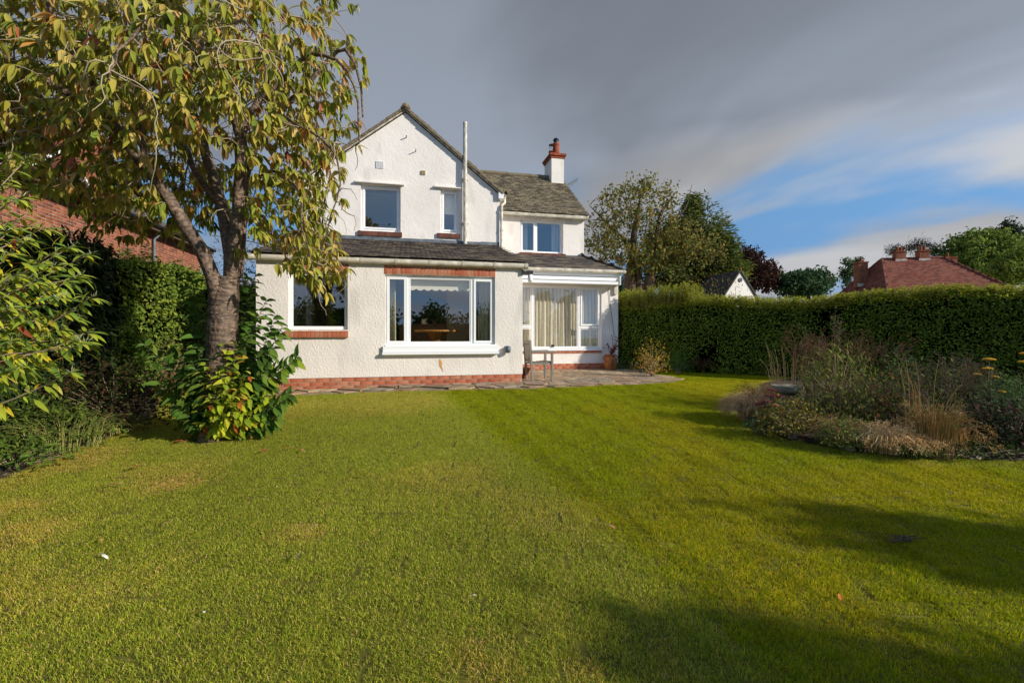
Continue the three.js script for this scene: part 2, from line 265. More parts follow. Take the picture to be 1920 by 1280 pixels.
// ================================================================ the white house
const YAW = 13 * Math.PI / 180, HO = V(0.22, 0, -9.45);
const toWorld = (x, y, d) => V(x, y, -d).applyAxisAngle(V(0, 1, 0), YAW).add(HO);
const house = thing('white_house', 'white rendered two-storey house with gable, slate roofs and single-storey extension', 'house', HO, YAW);
{
  const B = () => new MB();
  const brickRow = (parent, x0, x1, y0, y1, d, pitch, proud, mats, joint = 0.009, dd = 0.05) => { // a course on edge
    const n = Math.round((x1 - x0) / pitch), p = (x1 - x0) / n;
    const bed = B().box(x0, y0 + 0.003, -d - dd, x1, y1 - 0.003, -d + proud - 0.007); bed.build('mortar_bed', M.mortar, parent);
    const g = uvm(new THREE.BoxGeometry(p - joint, y1 - y0 - 0.002, dd)), g2 = uvm(new THREE.BoxGeometry(p - joint, y1 - y0 - 0.008, dd));
    for (let i = 0; i < n; i++) { const b = part('brick', rnd() < 0.5 ? g : g2, mats[Math.floor(R(0, mats.length))], parent); b.position.set(x0 + p * (i + 0.5), (y0 + y1) / 2, -d + proud - dd / 2 + R(-0.002, 0.002)); b.rotation.z = R(-0.008, 0.008); }
  };
  const courses = (parent, x0, x1, y0, n, d, mats) => { // stretcher courses
    B().box(x0, y0, -d - 0.10, x1, y0 + n * 0.075, -d - 0.007).build('mortar_bed', M.mortar, parent);
    const g = uvm(new THREE.BoxGeometry(0.215, 0.065, 0.06));
    for (let k = 0; k < n; k++) for (let x = x0 - (k % 2 ? 0.1125 : 0); x < x1 - 0.03; x += 0.225) {
      const a = Math.max(x, x0), b = Math.min(x + 0.215, x1); if (b - a < 0.03) continue;
      const m = part('brick', b - a > 0.214 ? g : uvm(new THREE.BoxGeometry(b - a, 0.065, 0.06)), mats[Math.floor(R(0, mats.length))], parent); m.position.set((a + b) / 2, y0 + k * 0.075 + 0.037, -d - 0.03 + R(-0.002, 0.002));
    }
  };
  // ---- walls
  const walls = group('extension_wall', house);
  part('render_face', frontSlab([[-5, 0.188], [0, 0.188], [0, 2.40], [-5, 2.40]], [[-2.735, 0.77, -0.58, 2.165], [-4.46, 1.09, -3.42, 2.165]], 0, 0.27), M.roughcast, walls);
  part('side_face', sideSlab([[0.272, 0.188], [2.898, 0.188], [2.898, 3.2], [0.272, 2.45]], -0.27, 0.27), M.roughcast, walls);
  part('side_face', sideSlab([[0.272, 0.188], [2.898, 0.188], [2.898, 3.2], [0.272, 2.45]], -5, 0.27), M.roughcast, walls);
  const plinth = group('brick_plinth', house); seed(3);
  courses(plinth, -4.985, -0.012, -0.115, 4, 0.006, M.brick);
  B().box(-0.11, -0.1, -2.98, -0.02, 0.186, -0.1).build('return_course', M.brick[0], plinth);
  B().box(-4.98, -0.1, -2.98, -4.9, 0.186, -0.1).build('return_course', M.brick[1], plinth);
  const stain = tex(64, 1, (u, v) => [0.72, 0.47, 0.22]); 
  { const s = new THREE.Shape(); s.moveTo(-1.70, 0.52); s.quadraticCurveTo(-1.63, 0.46, -1.655, 0.38); s.lineTo(-1.62, 0.25); s.lineTo(-1.675, 0.34); s.quadraticCurveTo(-1.73, 0.44, -1.70, 0.52); const g = new THREE.ShapeGeometry(s); g.translate(0, 0, 0.004); part('rust_stain', g, std({ color: hex(0xcf9a55), roughness: 0.95 }), walls); }
  const lint = group('brick_lintel', house); brickRow(lint, -2.755, -0.57, 2.168, 2.335, 0, 0.075, 0.006, M.brick); 
  const lint2 = group('brick_lintel', house); brickRow(lint2, -4.48, -3.40, 2.168, 2.335, 0, 0.075, 0.006, M.brick);
  const gable = group('gable_wall', house);
  part('render_face', frontSlab([[-4.9, 2.5], [0.1, 2.5], [0.1, 4.74], [-2.36, 6.68], [-4.82, 4.74], [-4.9, 4.70]], [[-3.45, 3.60, -2.48, 4.785], [-1.465, 3.66, -1.01, 4.80]], 2.9, 0.25), M.render, gable);
  part('side_face', sideSlab([[3.152, 2.3], [4.398, 2.3], [4.398, 4.68], [3.152, 4.68]], -0.15, 0.25), M.render, gable);
  part('side_face', sideSlab([[3.152, 0], [9, 0], [9, 4.68], [3.152, 4.68]], -4.9, 0.25), M.render, gable);
  const wing = group('wing_wall', house);
  part('render_face', frontSlab([[0.102, 2.6], [3.12, 2.6], [3.12, 4.62], [0.102, 4.62]], [[1.055, 3.51, 2.43, 4.515]], 4.4, 0.25), M.render, wing);
  part('side_face', sideSlab([[4.652, 0], [9, 0], [9, 4.6], [6.75, 6.42], [4.652, 4.72]], 2.87, 0.25), M.render, wing);
  part('rear_face', frontSlab([[-4.65, 0], [3.12, 0], [3.12, 4.6], [-4.65, 4.6]], [], 9.002, 0.2), M.render, wing);
  const sun_room = group('garden_room_wall', house);
  part('render_face', frontSlab([[0.002, 0.188], [3.6, 0.188], [3.6, 2.70], [0.002, 2.70]], [[0.30, 0.60, 3.085, 2.36]], 3.0, 0.25), M.render, sun_room);
  part('side_face', sideSlab([[3.252, 0.0], [7, 0.0], [7, 2.72], [3.252, 2.72]], 3.35, 0.25), M.render, sun_room);
  const plinth2 = group('brick_plinth', house); courses(plinth2, 0.01, 3.59, -0.035, 3, 3.004, M.brick);
  // ---- sills and mouldings
  const sillOf = (x0, x1, y0, y1, d, mats, n = 0.075) => { const g = group('brick_sill', house); brickRow(g, x0, x1, y0, y1, d, n, 0.055, mats, 0.008, 0.12); return g; };
  sillOf(-4.505, -3.405, 0.945, 1.07, 0, M.brick);
  sillOf(-3.517, -2.44, 3.485, 3.60, 2.9, M.darkBrick); sillOf(-1.56, -0.97, 3.52, 3.635, 2.9, M.darkBrick); sillOf(1.02, 2.50, 3.405, 3.505, 4.4, M.darkBrick);
  const s4 = group('brick_sill', house); brickRow(s4, 0.30, 3.09, 0.478, 0.548, 3.0, 0.112, 0.02, M.brick, 0.008, 0.06);
  for (const [x0, x1, y] of [[-3.58, -2.385, 4.80], [-1.63, -0.94, 4.815]]) { const g = new THREE.ExtrudeGeometry(shapeOf([[0, 0], [0.085, 0], [0.085, 0.028], [0, 0.055]]), { depth: x1 - x0, bevelEnabled: false }); g.rotateY(-Math.PI / 2); g.rotateX(0); g.applyMatrix4(new THREE.Matrix4().makeRotationY(0)); g.translate(x1, y, 0); g.scale(1, 1, 1); const P = g.attributes.position; for (let i = 0; i < P.count; i++) P.setXYZ(i, P.getX(i), P.getY(i), P.getZ(i) - 2.9); g.computeVertexNormals(); part('drip_moulding', uvm(g), M.render, house); }
  const fl = B(); for (let x = -4.9; x < 0.09; x += 0.5) { const x1 = Math.min(0.1, x + 0.498); fl.box(x, 3.30, -2.9, x1, 3.465 + R(-0.014, 0.014), -2.886 + R(0, 0.004)); } for (let x = 2.52; x < 3.1; x += 0.3) fl.box(x, 3.36, -4.4, Math.min(3.12, x + 0.298), 3.475, -4.388); fl.box(0.11, 3.36, -4.4, 1.0, 3.46, -4.388);
  fl.build('lead_flashing', M.lead, house);
  // ---- windows
  function win(x0, x1, y0, y1, d, lights, spec = {}) { // d: depth of the frame's outer face; lights: [x0,x1,y0,y1,opening]
    const w = group('window', house), f = B(), t = 0.058, k = 0.07;
    f.box(x0, y0, -d - k, x1, y0 + t, -d); f.box(x0, y1 - t, -d - k, x1, y1, -d); f.box(x0, y0 + t, -d - k, x0 + t, y1 - t, -d); f.box(x1 - t, y0 + t, -d - k, x1, y1 - t, -d);
    for (const [mx, a, b] of spec.mull || []) f.box(mx - t / 2, a ?? y0 + t, -d - k, mx + t / 2, b ?? y1 - t, -d + 0.001);
    for (const [a, b, my] of spec.rail || []) f.box(a, my - t / 2, -d - k, b, my + t / 2, -d + 0.002);
    f.build('frame', M.upvc, w);
    for (const [a, b, c, e, opens] of lights) {
      const s = opens ? 0.045 : 0.016, o = opens ? 0.018 : -0.006;
      const q = B(); q.box(a, c, -d - 0.05, b, c + s, -d + o); q.box(a, e - s, -d - 0.05, b, e, -d + o); q.box(a, c + s, -d - 0.05, a + s, e - s, -d + o); q.box(b - s, c + s, -d - 0.05, b, e - s, -d + o); q.build(opens ? 'sash' : 'glazing_bead', M.upvc, w);
      const g = new THREE.PlaneGeometry(b - a - s * 1.2, e - c - s * 1.2, 1, 1); g.translate((a + b) / 2, (c + e) / 2, -d - 0.028); part('pane', g, M.glass, w);
    }
    return w;
  }
  { const w = win(-2.733, -0.582, 0.79, 2.163, 0.06, [[-2.70, -2.335, 0.83, 2.12, 1], [-2.27, -1.075, 0.845, 2.108, 0], [-1.01, -0.62, 0.83, 2.12, 1]], { mull: [[-2.302], [-1.042]] });
    const s = B(); s.box(-2.775, 0.665, -0.10, -0.527, 0.775, 0.055); s.box(-2.785, 0.612, -0.10, -0.517, 0.662, 0.10); s.box(-2.73, 0.776, -0.10, -0.585, 0.80, 0.02); s.build('sill', M.upvc, w); }
  win(-4.458, -3.422, 1.095, 2.163, 0.06, [[-4.41, -3.47, 1.14, 2.115, 0]]);
  win(-3.448, -2.482, 3.615, 4.783, 3.0, [[-3.40, -2.53, 3.68, 4.735, 1]]);
  win(-1.463, -1.012, 3.65, 4.798, 3.0, [[-1.415, -1.06, 3.715, 4.75, 1]]);
  win(1.057, 2.428, 3.512, 4.513, 4.5, [[1.10, 1.54, 3.55, 4.475, 1], [1.60, 2.385, 3.56, 4.465, 0]], { mull: [[1.57]] });
  { const w = win(0.302, 3.083, 0.60, 2.358, 3.05, [[0.35, 1.02, 1.26, 2.31, 0], [0.35, 1.02, 0.65, 1.16, 0], [1.10, 2.385, 0.65, 2.31, 0], [2.47, 3.04, 1.25, 2.315, 1], [2.47, 3.04, 0.65, 1.16, 0]], { mull: [[1.06], [2.43]], rail: [[0.36, 1.03, 1.21], [2.459, 3.025, 1.205]] });
    const s = B(); s.box(0.28, 0.55, -3.10, 3.10, 0.60, 0.05 - 3.0); s.build('sill', M.upvc, w);
    const l = B(); l.box(1.60, 0.655, -3.06, 1.68, 0.72, -3.02); l.build('catch', M.dark, w); }
  // ---- roofs: boards underneath, slates on top
  const slates = (parent, O, U, W, L, wide, expo, slen, thick, mats, clip, asStuff, lift = 0.012, rough = 0) => {
    // O: lower left corner, U: along the eave, W: up the slope
    const N = U.clone().cross(W), rows = Math.ceil(L[1] / expo), one = []; let made = 0; const q = new THREE.Quaternion();
    const gs = [0, 1, 2].map(() => { const g = new THREE.BoxGeometry(wide - 0.006, slen, thick, 2, 1, 1); const P = g.attributes.position; for (let i = 0; i < P.count; i++) P.setXYZ(i, P.getX(i), P.getY(i) + (P.getY(i) < 0 ? R(-1, 1) * rough * 0.5 : 0), P.getZ(i)); g.computeVertexNormals(); return uvm(g); });
    for (let r = 0; r < rows; r++) for (let i = -1; i <= L[0] / wide; i++) {
      const x = (i + (r % 2 ? 0.5 : 0)) * wide + wide / 2, y = r * expo + slen / 2 - 0.03;
      if (x < wide * 0.3 || x > L[0] - wide * 0.3 || (clip && !clip(x, r * expo + expo * 0.5))) continue;
      const p = O.clone().addScaledVector(U, x + R(-rough, rough) * 0.3).addScaledVector(W, y + R(-rough, rough) * 0.4).addScaledVector(N, lift + slen / expo * thick * 0.5);
      const tilt = Math.atan(thick * 1.1 / expo); const Wt = W.clone().applyAxisAngle(U, tilt * -1 * -1 * -1), m = new THREE.Matrix4().makeBasis(U, Wt, U.clone().cross(Wt)); q.setFromRotationMatrix(m); q.multiply(new THREE.Quaternion().setFromAxisAngle(V(0, 0, 1), R(-0.012, 0.012)));
      const mi = Math.floor(R(0, mats.length));
      if (asStuff || made >= 290) one.push([p, q.clone(), mi]); else { made++; const s = part('slate', gs[Math.floor(R(0, 3))], mats[mi], parent); s.position.copy(p); s.quaternion.copy(q); }
    }
    if (one.length) for (let k = 0; k < mats.length; k++) { const l = one.filter(o => o[2] === k); if (!l.length) continue; const im = new THREE.InstancedMesh(gs[k % 3], mats[k], l.length); im.name = 'slates'; im.userData.kind = 'stuff'; l.forEach(([p, qq], i) => im.setMatrixAt(i, tmpM.compose(p, qq, V(1, 1, 1)))); im.castShadow = im.receiveShadow = true; parent.add(im); }
  };
  seed(21);
  { // extension lean-to roof
    const r = group('extension_roof', house), a = V(-5.12, 2.475, 0.065), b = V(-5.12, 3.36, -2.9), w = b.clone().sub(a), Lw = w.length(); w.normalize();
    const bd = B(), n = V(1, 0, 0).cross(w); bd.quad(a, V(0.07, a.y, a.z), V(0.07, b.y, b.z), b); const dn = n.clone().multiplyScalar(-0.03); bd.quad(a.clone().add(dn), b.clone().add(dn), V(0.07, b.y, b.z).add(dn), V(0.07, a.y, a.z).add(dn)); bd.quad(V(0.07, a.y, a.z).add(dn), V(0.07, b.y, b.z).add(dn), V(0.07, b.y, b.z), V(0.07, a.y, a.z)); bd.build('roof_board', M.dark, r);
    slates(r, V(-5.12, 2.475, 0.065), V(1, 0, 0), w, [5.20, Lw + 0.02], 0.205, 0.16, 0.30, 0.013, M.slate, null, false, 0.004, 0.016);
    B().box(-5.1, 2.36, -0.02, 0.06, 2.47, 0.03).build('fascia', M.offwhite, r);
  }
  { // garden room lean-to roof with a hip at its outer end
    const r = group('garden_room_roof', house), a = V(0.075, 2.83, -2.86), b = V(0.075, 3.44, -4.4), w = b.clone().sub(a), Lw = w.length(); w.normalize();
    const hipx = y => 3.70 - y / Lw * 0.58; const bd = B();
    const P1 = V(3.70, 2.83, -2.86), P2 = V(3.12, 3.44, -4.4); bd.quad(a, P1, P2, b); const P3 = V(3.70, 2.83, -7), P4 = V(3.12, 3.44, -7); bd.quad(P1, P3, P4, P2); bd.build('roof_board', M.dark, r);
    slates(r, a, V(1, 0, 0), w, [3.66, Lw], 0.26, 0.215, 0.38, 0.009, M.slate, (x, y) => 0.075 + x < hipx(y) - 0.06, false, 0.004, 0.012);
    const U = V(0, 0, -1), W2 = V(-0.58, 0.61, 0).normalize(); slates(r, P1, U, W2, [4.1, 0.84], 0.26, 0.215, 0.38, 0.009, M.slate, (x, y) => x > y / 0.84 * 1.54 + 0.08, true, 0.004, 0.01);
    const hp = B(); for (let i = 0; i < 6; i++) { const s = P1.clone().lerp(P2, i / 6), e = P1.clone().lerp(P2, (i + 1.04) / 6); s.y += 0.045; e.y += 0.035; hp.bar(s, e, 0.17, 0.022); } hp.build('hip_tile', M.slate[1], r);
    const f = B(); f.box(0.02, 2.64, -2.95, 3.66, 2.755, -2.92); f.box(3.62, 2.605, -7, 3.66, 2.755, -2.95); f.box(0.02, 2.60, -3.0, 3.64, 2.618, -2.95); f.build('fascia', M.upvc, r);
  }
  { // stone-slated roof of the wing
    const r = group('wing_roof', house), a = V(0.0, 4.70, -4.24), b = V(0.0, 6.64, -6.72), w = b.clone().sub(a), Lw = w.length(); w.normalize(); const bd = B();
    bd.quad(V(-2.3, a.y, a.z), V(3.19, a.y, a.z), V(3.19, b.y, b.z), V(-2.3, b.y, b.z)); bd.quad(V(-4.9, b.y, b.z), V(3.19, b.y, b.z), V(3.19, a.y, -9.2), V(-4.9, a.y, -9.2)); bd.build('roof_board', M.dark, r);
    slates(r, V(-1.9, 4.70, -4.24), V(1, 0, 0), w, [5.11, Lw - 0.05], 0.19, 0.125, 0.24, 0.014, M.stoneSlate, (x, y) => (x - 1.9) > -y / Lw * 2.3 + 0.18 && true, false, 0.006, 0.02);
    const rt = B(); for (let x = -2.2; x < 2.6; x += 0.42) { const g = new THREE.CylinderGeometry(0.11, 0.125, 0.41, 10, 1, false, 0, Math.PI * 2); g.rotateZ(Math.PI / 2); g.scale(1, 0.8, 1); g.translate(x + 0.2, 6.655 + R(-0.008, 0.008), -6.72); rt.geo(uvm(g.toNonIndexed())); } rt.build('ridge_tile', M.stoneSlate[2], r);
    const f = B(); f.box(0.12, 4.60, -4.40, 3.19, 4.70, -4.34); f.box(0.12, 4.59, -4.40, 3.17, 4.602, -4.20); f.build('fascia', M.offwhite, r);
    const vb = B(); for (let i = 0; i < 15; i++) { const s = V(3.17, a.y, a.z).lerp(V(3.17, b.y, b.z), i / 15), e = V(3.17, a.y, a.z).lerp(V(3.17, b.y, b.z), (i + 0.97) / 15); s.y += 0.0; vb.bar(s, e, 0.05, 0.06); } vb.build('verge', M.stoneSlate[1], r);
  }
  { // main gable roof
    const r = group('gable_roof', house), top = V(-2.36, 6.76, -2.84); const bd = B();
    for (const s of [-1, 1]) {
      const ex = -2.36 + s * 2.56, ey = 4.745, e = V(ex, ey, -2.84);
      const e2 = V(ex, ey, s > 0 ? -4.6 : -9), t2 = V(-2.36, 6.76, -7.5); s > 0 ? bd.quad(e, e2, t2, top) : bd.quad(e, top, t2, e2);
      const U = V(0, 0, s > 0 ? -1 : 1), O = s > 0 ? e : V(ex, ey, -7.5), W = V(-s * 2.56, 2.015, 0).normalize();
      slates(r, O, U, W, [4.66, 3.24], 0.235, 0.165, 0.30, 0.017, M.stoneSlate, s > 0 ? (x, y) => x < 1.5 + y : null, true, 0.006, 0.02);
      const vb = B(); const n = 17; for (let i = 0; i < n; i++) { const A = e.clone().lerp(top, i / n), C = e.clone().lerp(top, (i + 1.12) / n); A.y += 0.028; C.y += 0.012; A.z += 0.02 + R(0, 0.03); C.z = A.z; vb.bar(A, C, 0.06 + R(-0.01, 0.02), 0.03 + R(0, 0.015), V(0, 0, 1)); }
      vb.build('verge_stone', M.stoneSlate[s > 0 ? 2 : 0], r);
      const fl2 = B(); fl2.bar(e.clone().add(V(0, -0.03, -0.03)), top.clone().add(V(0, -0.03, -0.03)), 0.03, 0.05, V(0, 0, 1)); fl2.build('verge_fillet', M.offwhite, r);
    }
    bd.build('roof_board', M.dark, r);
    const rt = B(); for (let z = -2.76; z > -6.6; z -= 0.42) { const g = new THREE.CylinderGeometry(0.10, 0.11, 0.41, 10); g.rotateX(Math.PI / 2); g.scale(1, 0.75, 1); g.translate(-2.36, 6.79, z - 0.2); rt.geo(uvm(g)); } rt.build('ridge_tile', M.stoneSlate[2], r);
    const cap = lathe([[0.001, 0.07], [0.06, 0.055], [0.10, 0.0], [0.11, -0.08], [0.001, -0.09]], 8); cap.translate(-2.36, 6.82, -2.83); part('ridge_cap', uvm(cap), M.stoneSlate[2], r);
    B().box(0.06, 4.62, -2.97, 0.20, 4.80, -2.80).build('eave_box', M.upvc, r);
  }
  // ---- gutters and pipes
  const gut = (x0, x1, y, z, n) => { const g = B(); g.tube([V(x0, y, z), V(x1, y, z)], 0.056, 12); const c1 = new THREE.CircleGeometry(0.056, 12); c1.rotateY(Math.PI / 2); c1.translate(x1, y, z); g.geo(c1); for (let i = 0; i <= n; i++) { const x = lerp(x0 + 0.05, x1 - 0.05, i / n); g.tube([V(x - 0.022, y, z), V(x + 0.022, y, z)], 0.064, 12); } return g; };
  gut(-5.14, 0.09, 2.40, 0.062, 8).build('gutter', M.gutter, house);
  gut(0.10, 3.74, 2.775, -2.83, 6).build('gutter', M.gutter, house);
  gut(0.14, 3.21, 4.645, -4.27, 4).build('gutter', M.gutter, house);
  { const d = B(); d.tube([V(0.26, 4.74, -3.0), V(0.26, 4.66, -3.0), V(0.255, 4.56, -2.96), V(0.15, 4.45, -2.86), V(0.145, 4.36, -2.85), V(0.145, 3.30, -2.85)], 0.036, 10); for (const y of [4.68, 4.3, 3.75]) d.tube([V(0.145, y, -2.85), V(0.145, y + 0.05, -2.85)].map(v => y > 4.6 ? v.add(V(0.115, 0, -0.15)) : v), 0.045, 10); d.tube([V(0.26, 4.78, -2.8), V(0.26, 4.78, -4.2)], 0.055, 10); d.build('downpipe', M.offwhite, house); }
  { const d = B(); d.tube([V(-0.838, 3.36, -2.80), V(-0.838, 6.52, -2.80)], 0.052, 14); d.tube([V(-0.838, 6.50, -2.80), V(-0.838, 6.545, -2.80)], 0.058, 14); for (const y of [3.9, 5.05]) { d.tube([V(-0.838, y, -2.80), V(-0.838, y + 0.035, -2.80)], 0.06, 14); d.box(-0.93, y, -2.9, -0.75, y + 0.035, -2.83); } const c = new THREE.CircleGeometry(0.056, 14); c.rotateX(-Math.PI / 2); c.translate(-0.838, 6.545, -2.80); d.geo(c); d.build('flue_pipe', M.offwhite, house); }
  // ---- vents, nails, lamp, camera, awning, aerial
  { const g = group('air_brick', house), b = B(); for (let i = 0; i <= 7; i++) { const k = i / 7; b.box(-3.078 + k * 0.172 - 0.0045, 5.203, -2.9, -3.078 + k * 0.172 + 0.0045, 5.377, -2.882); b.box(-3.085, 5.205 + k * 0.168 - 0.0045, -2.9, -2.899, 5.205 + k * 0.168 + 0.0045, -2.884); } b.build('grille', M.upvc, g); B().box(-3.08, 5.21, -2.9, -2.90, 5.37, -2.893).build('hole', M.dark, g); }
  { const g = group('vent_cover', house); B().box(-1.962, 5.125, -2.9, -1.853, 5.232, -2.872).build('surround', M.offwhite, g); const l = B(); for (let i = 0; i < 5; i++) l.box(-1.95, 5.138 + i * 0.018, -2.874, -1.866, 5.150 + i * 0.018, -2.862); l.build('louvre', std({ color: hex(0xb09560) }), g); }
  { const b = B(); b.tube([V(-2.34, 6.04, -2.92), V(-2.335, 6.05, -2.80)], 0.014, 8); b.tube([V(-2.105, 5.70, -2.92), V(-2.10, 5.715, -2.78)], 0.012, 8); b.build('iron_peg', M.lead, house); }
  { const g = group('wall_lamp', house); B().box(-0.36, 0.68, -0.01, -0.29, 0.77, 0.03).build('back_plate', M.lead, g); const l = lathe([[0.001, 0.07], [0.05, 0.06], [0.06, 0], [0.045, -0.07], [0.001, -0.075]], 14); l.translate(-0.325, 0.70, 0.08); part('lamp_body', uvm(l), M.lead, g); }
  { const g = group('security_light', house), b = B(); b.box(-0.02, 2.235, 0.02, 0.02, 2.33, 0.06); b.box(0.0, 2.245, -0.12, 0.11, 2.30, 0.05); b.box(0.09, 2.25, -0.12, 0.22, 2.32, 0.02); b.build('bracket', M.dark, g); const l = lathe([[0.001, 0.05], [0.05, 0.04], [0.055, -0.06], [0.04, -0.11], [0.001, -0.12]], 14); l.translate(0.17, 2.20, -0.03); part('sensor', uvm(l), M.upvc, g); }
  { const g = group('awning', house), b = B(); b.box(0.30, 2.505, -2.93, 3.50, 2.592, -2.76); b.build('cassette', M.upvc, g); const c = B(); c.box(0.32, 2.395, -2.86, 3.44, 2.472, -2.66); c.build('front_bar', M.upvc, g); const rl = new MB(); rl.tube([V(0.32, 2.485, -2.84), V(3.46, 2.485, -2.84)], 0.03, 10); rl.build('fabric_roll', M.darkTwig, g); const e = B(); e.box(3.50, 2.39, -2.99, 3.545, 2.60, -2.70); e.box(3.45, 2.15, -2.997, 3.55, 2.39, -2.93); e.build('end_bracket', M.offwhite, g); }
  { const w = B(); w.tube([V(3.30, 2.34, -2.98), V(3.34, 1.9, -2.985), V(3.42, 1.35, -2.985), V(3.47, 0.9, -2.97)], 0.006, 5); w.build('wall_cable', M.darkTwig, house); }
  { const g = group('tv_aerial', house), b = B(); b.tube([V(3.22, 5.2, -6.5), V(3.22, 6.52, -6.5)], 0.026, 6); b.tube([V(3.16, 6.22, -6.45), V(3.75, 6.62, -6.62)], 0.02, 6); for (let i = 0; i < 9; i++) { const p = V(3.22, 6.27, -6.47).lerp(V(3.75, 6.62, -6.62), i / 8); b.tube([p.clone().add(V(-0.06, 0.02, 0.2)), p.clone().add(V(0.06, 0.02, -0.2))], 0.011, 4); } b.tube([V(3.1, 5.7, -6.4), V(3.22, 5.95, -6.5), V(3.05, 6.1, -6.4)], 0.01, 5); for (let i = 0; i < 5; i++) b.tube([V(2.98, 5.6 + i * 0.11, -6.4), V(3.2, 5.62 + i * 0.11, -6.5)], 0.006, 4); b.build('mast', M.lead, g); }
  { const g = group('chimney', house); part('stack', uvm(new THREE.BoxGeometry(0.46, 1.9, 0.84).translate(2.90, 6.32, -6.74)), M.render, g);
    const c = B(); c.box(2.635, 7.255, -7.19, 3.165, 7.33, -6.29); c.box(2.60, 7.333, -7.22, 3.20, 7.41, -6.25); c.build('brick_cap', M.redClay, g);
    const fz = new THREE.CylinderGeometry(0.22, 0.42, 0.09, 4, 1); fz.rotateY(Math.PI / 4); fz.scale(0.95, 1, 1.5); fz.translate(2.9, 7.455, -6.735); part('flaunching', uvm(fz), M.stoneSlate[2], g);
    for (const [z, h, cowl] of [[-6.52, 0.36, 0], [-6.98, 0.26, 1]]) { const p = lathe([[0.13, 0], [0.115, h * 0.7], [0.10, h * 0.8], [0.125, h * 0.82], [0.125, h], [0.095, h], [0.09, h - 0.1]], 18); p.translate(2.9, 7.48, z); part('chimney_pot', uvm(p), M.redClay, g);
      if (!cowl) { const k = lathe([[0.085, h], [0.085, h + 0.12], [0.11, h + 0.12], [0.07, h + 0.19], [0.001, h + 0.2]], 16); k.translate(2.9, 7.48, z); part('cowl', uvm(k), M.dark, g); }
      else { const k = B(); for (let i = 0; i < 8; i++) { const a = i / 8 * 6.283, q = V(2.9 + Math.cos(a) * 0.11, 7.48 + h, z + Math.sin(a) * 0.11); k.tube([q, q.clone().add(V(0, 0.24, 0))], 0.006, 4); } const t = new THREE.CylinderGeometry(0.12, 0.12, 0.015, 14); t.translate(2.9, 7.48 + h + 0.24, z); k.geo(t); k.build('bird_guard', M.lead, g); } } }
  // ---- inside
  { const g = group('interior', house), f = B(); f.box(-4.72, 0.20, -8.95, -0.28, 0.35, -0.3); f.box(-0.1, 0.20, -8.95, 3.3, 0.25, -3.3); f.box(-4.7, 2.43, -8.95, 3.3, 2.53, -3.16); f.build('floor', M.dimWall, g);
    const c = B(); c.box(-4.7, 2.415, -3.1, -0.28, 2.43, -0.29); c.build('ceiling', M.plaster, g);
    const p = B(); p.box(-3.20, 0.35, -4.2, -3.1, 2.41, -0.3); p.box(-4.7, 0.35, -4.35, -0.1, 2.41, -4.22); p.box(-0.1, 0.25, -8.9, 0.0, 2.41, -3.3); p.box(0.02, 0.25, -5.8, 3.3, 2.41, -5.7); p.build('partition', M.dimWall, g);
    const u = B(); u.box(-4.6, 2.55, -5.7, 3.0, 4.6, -5.6); u.box(-2.1, 2.55, -5.58, -2.0, 4.6, -3.2); u.box(-4.6, 4.62, -8.9, -0.2, 4.66, -3.2); u.box(-0.2, 4.60, -8.9, 3.0, 4.63, -4.7); u.build('upper_partition', M.dimWall, g); }
}
const inHouse = (name, label, cat, x, y, d, turn = 0, grp) => thing(name, label, cat, toWorld(x, y, d), YAW + turn, grp);
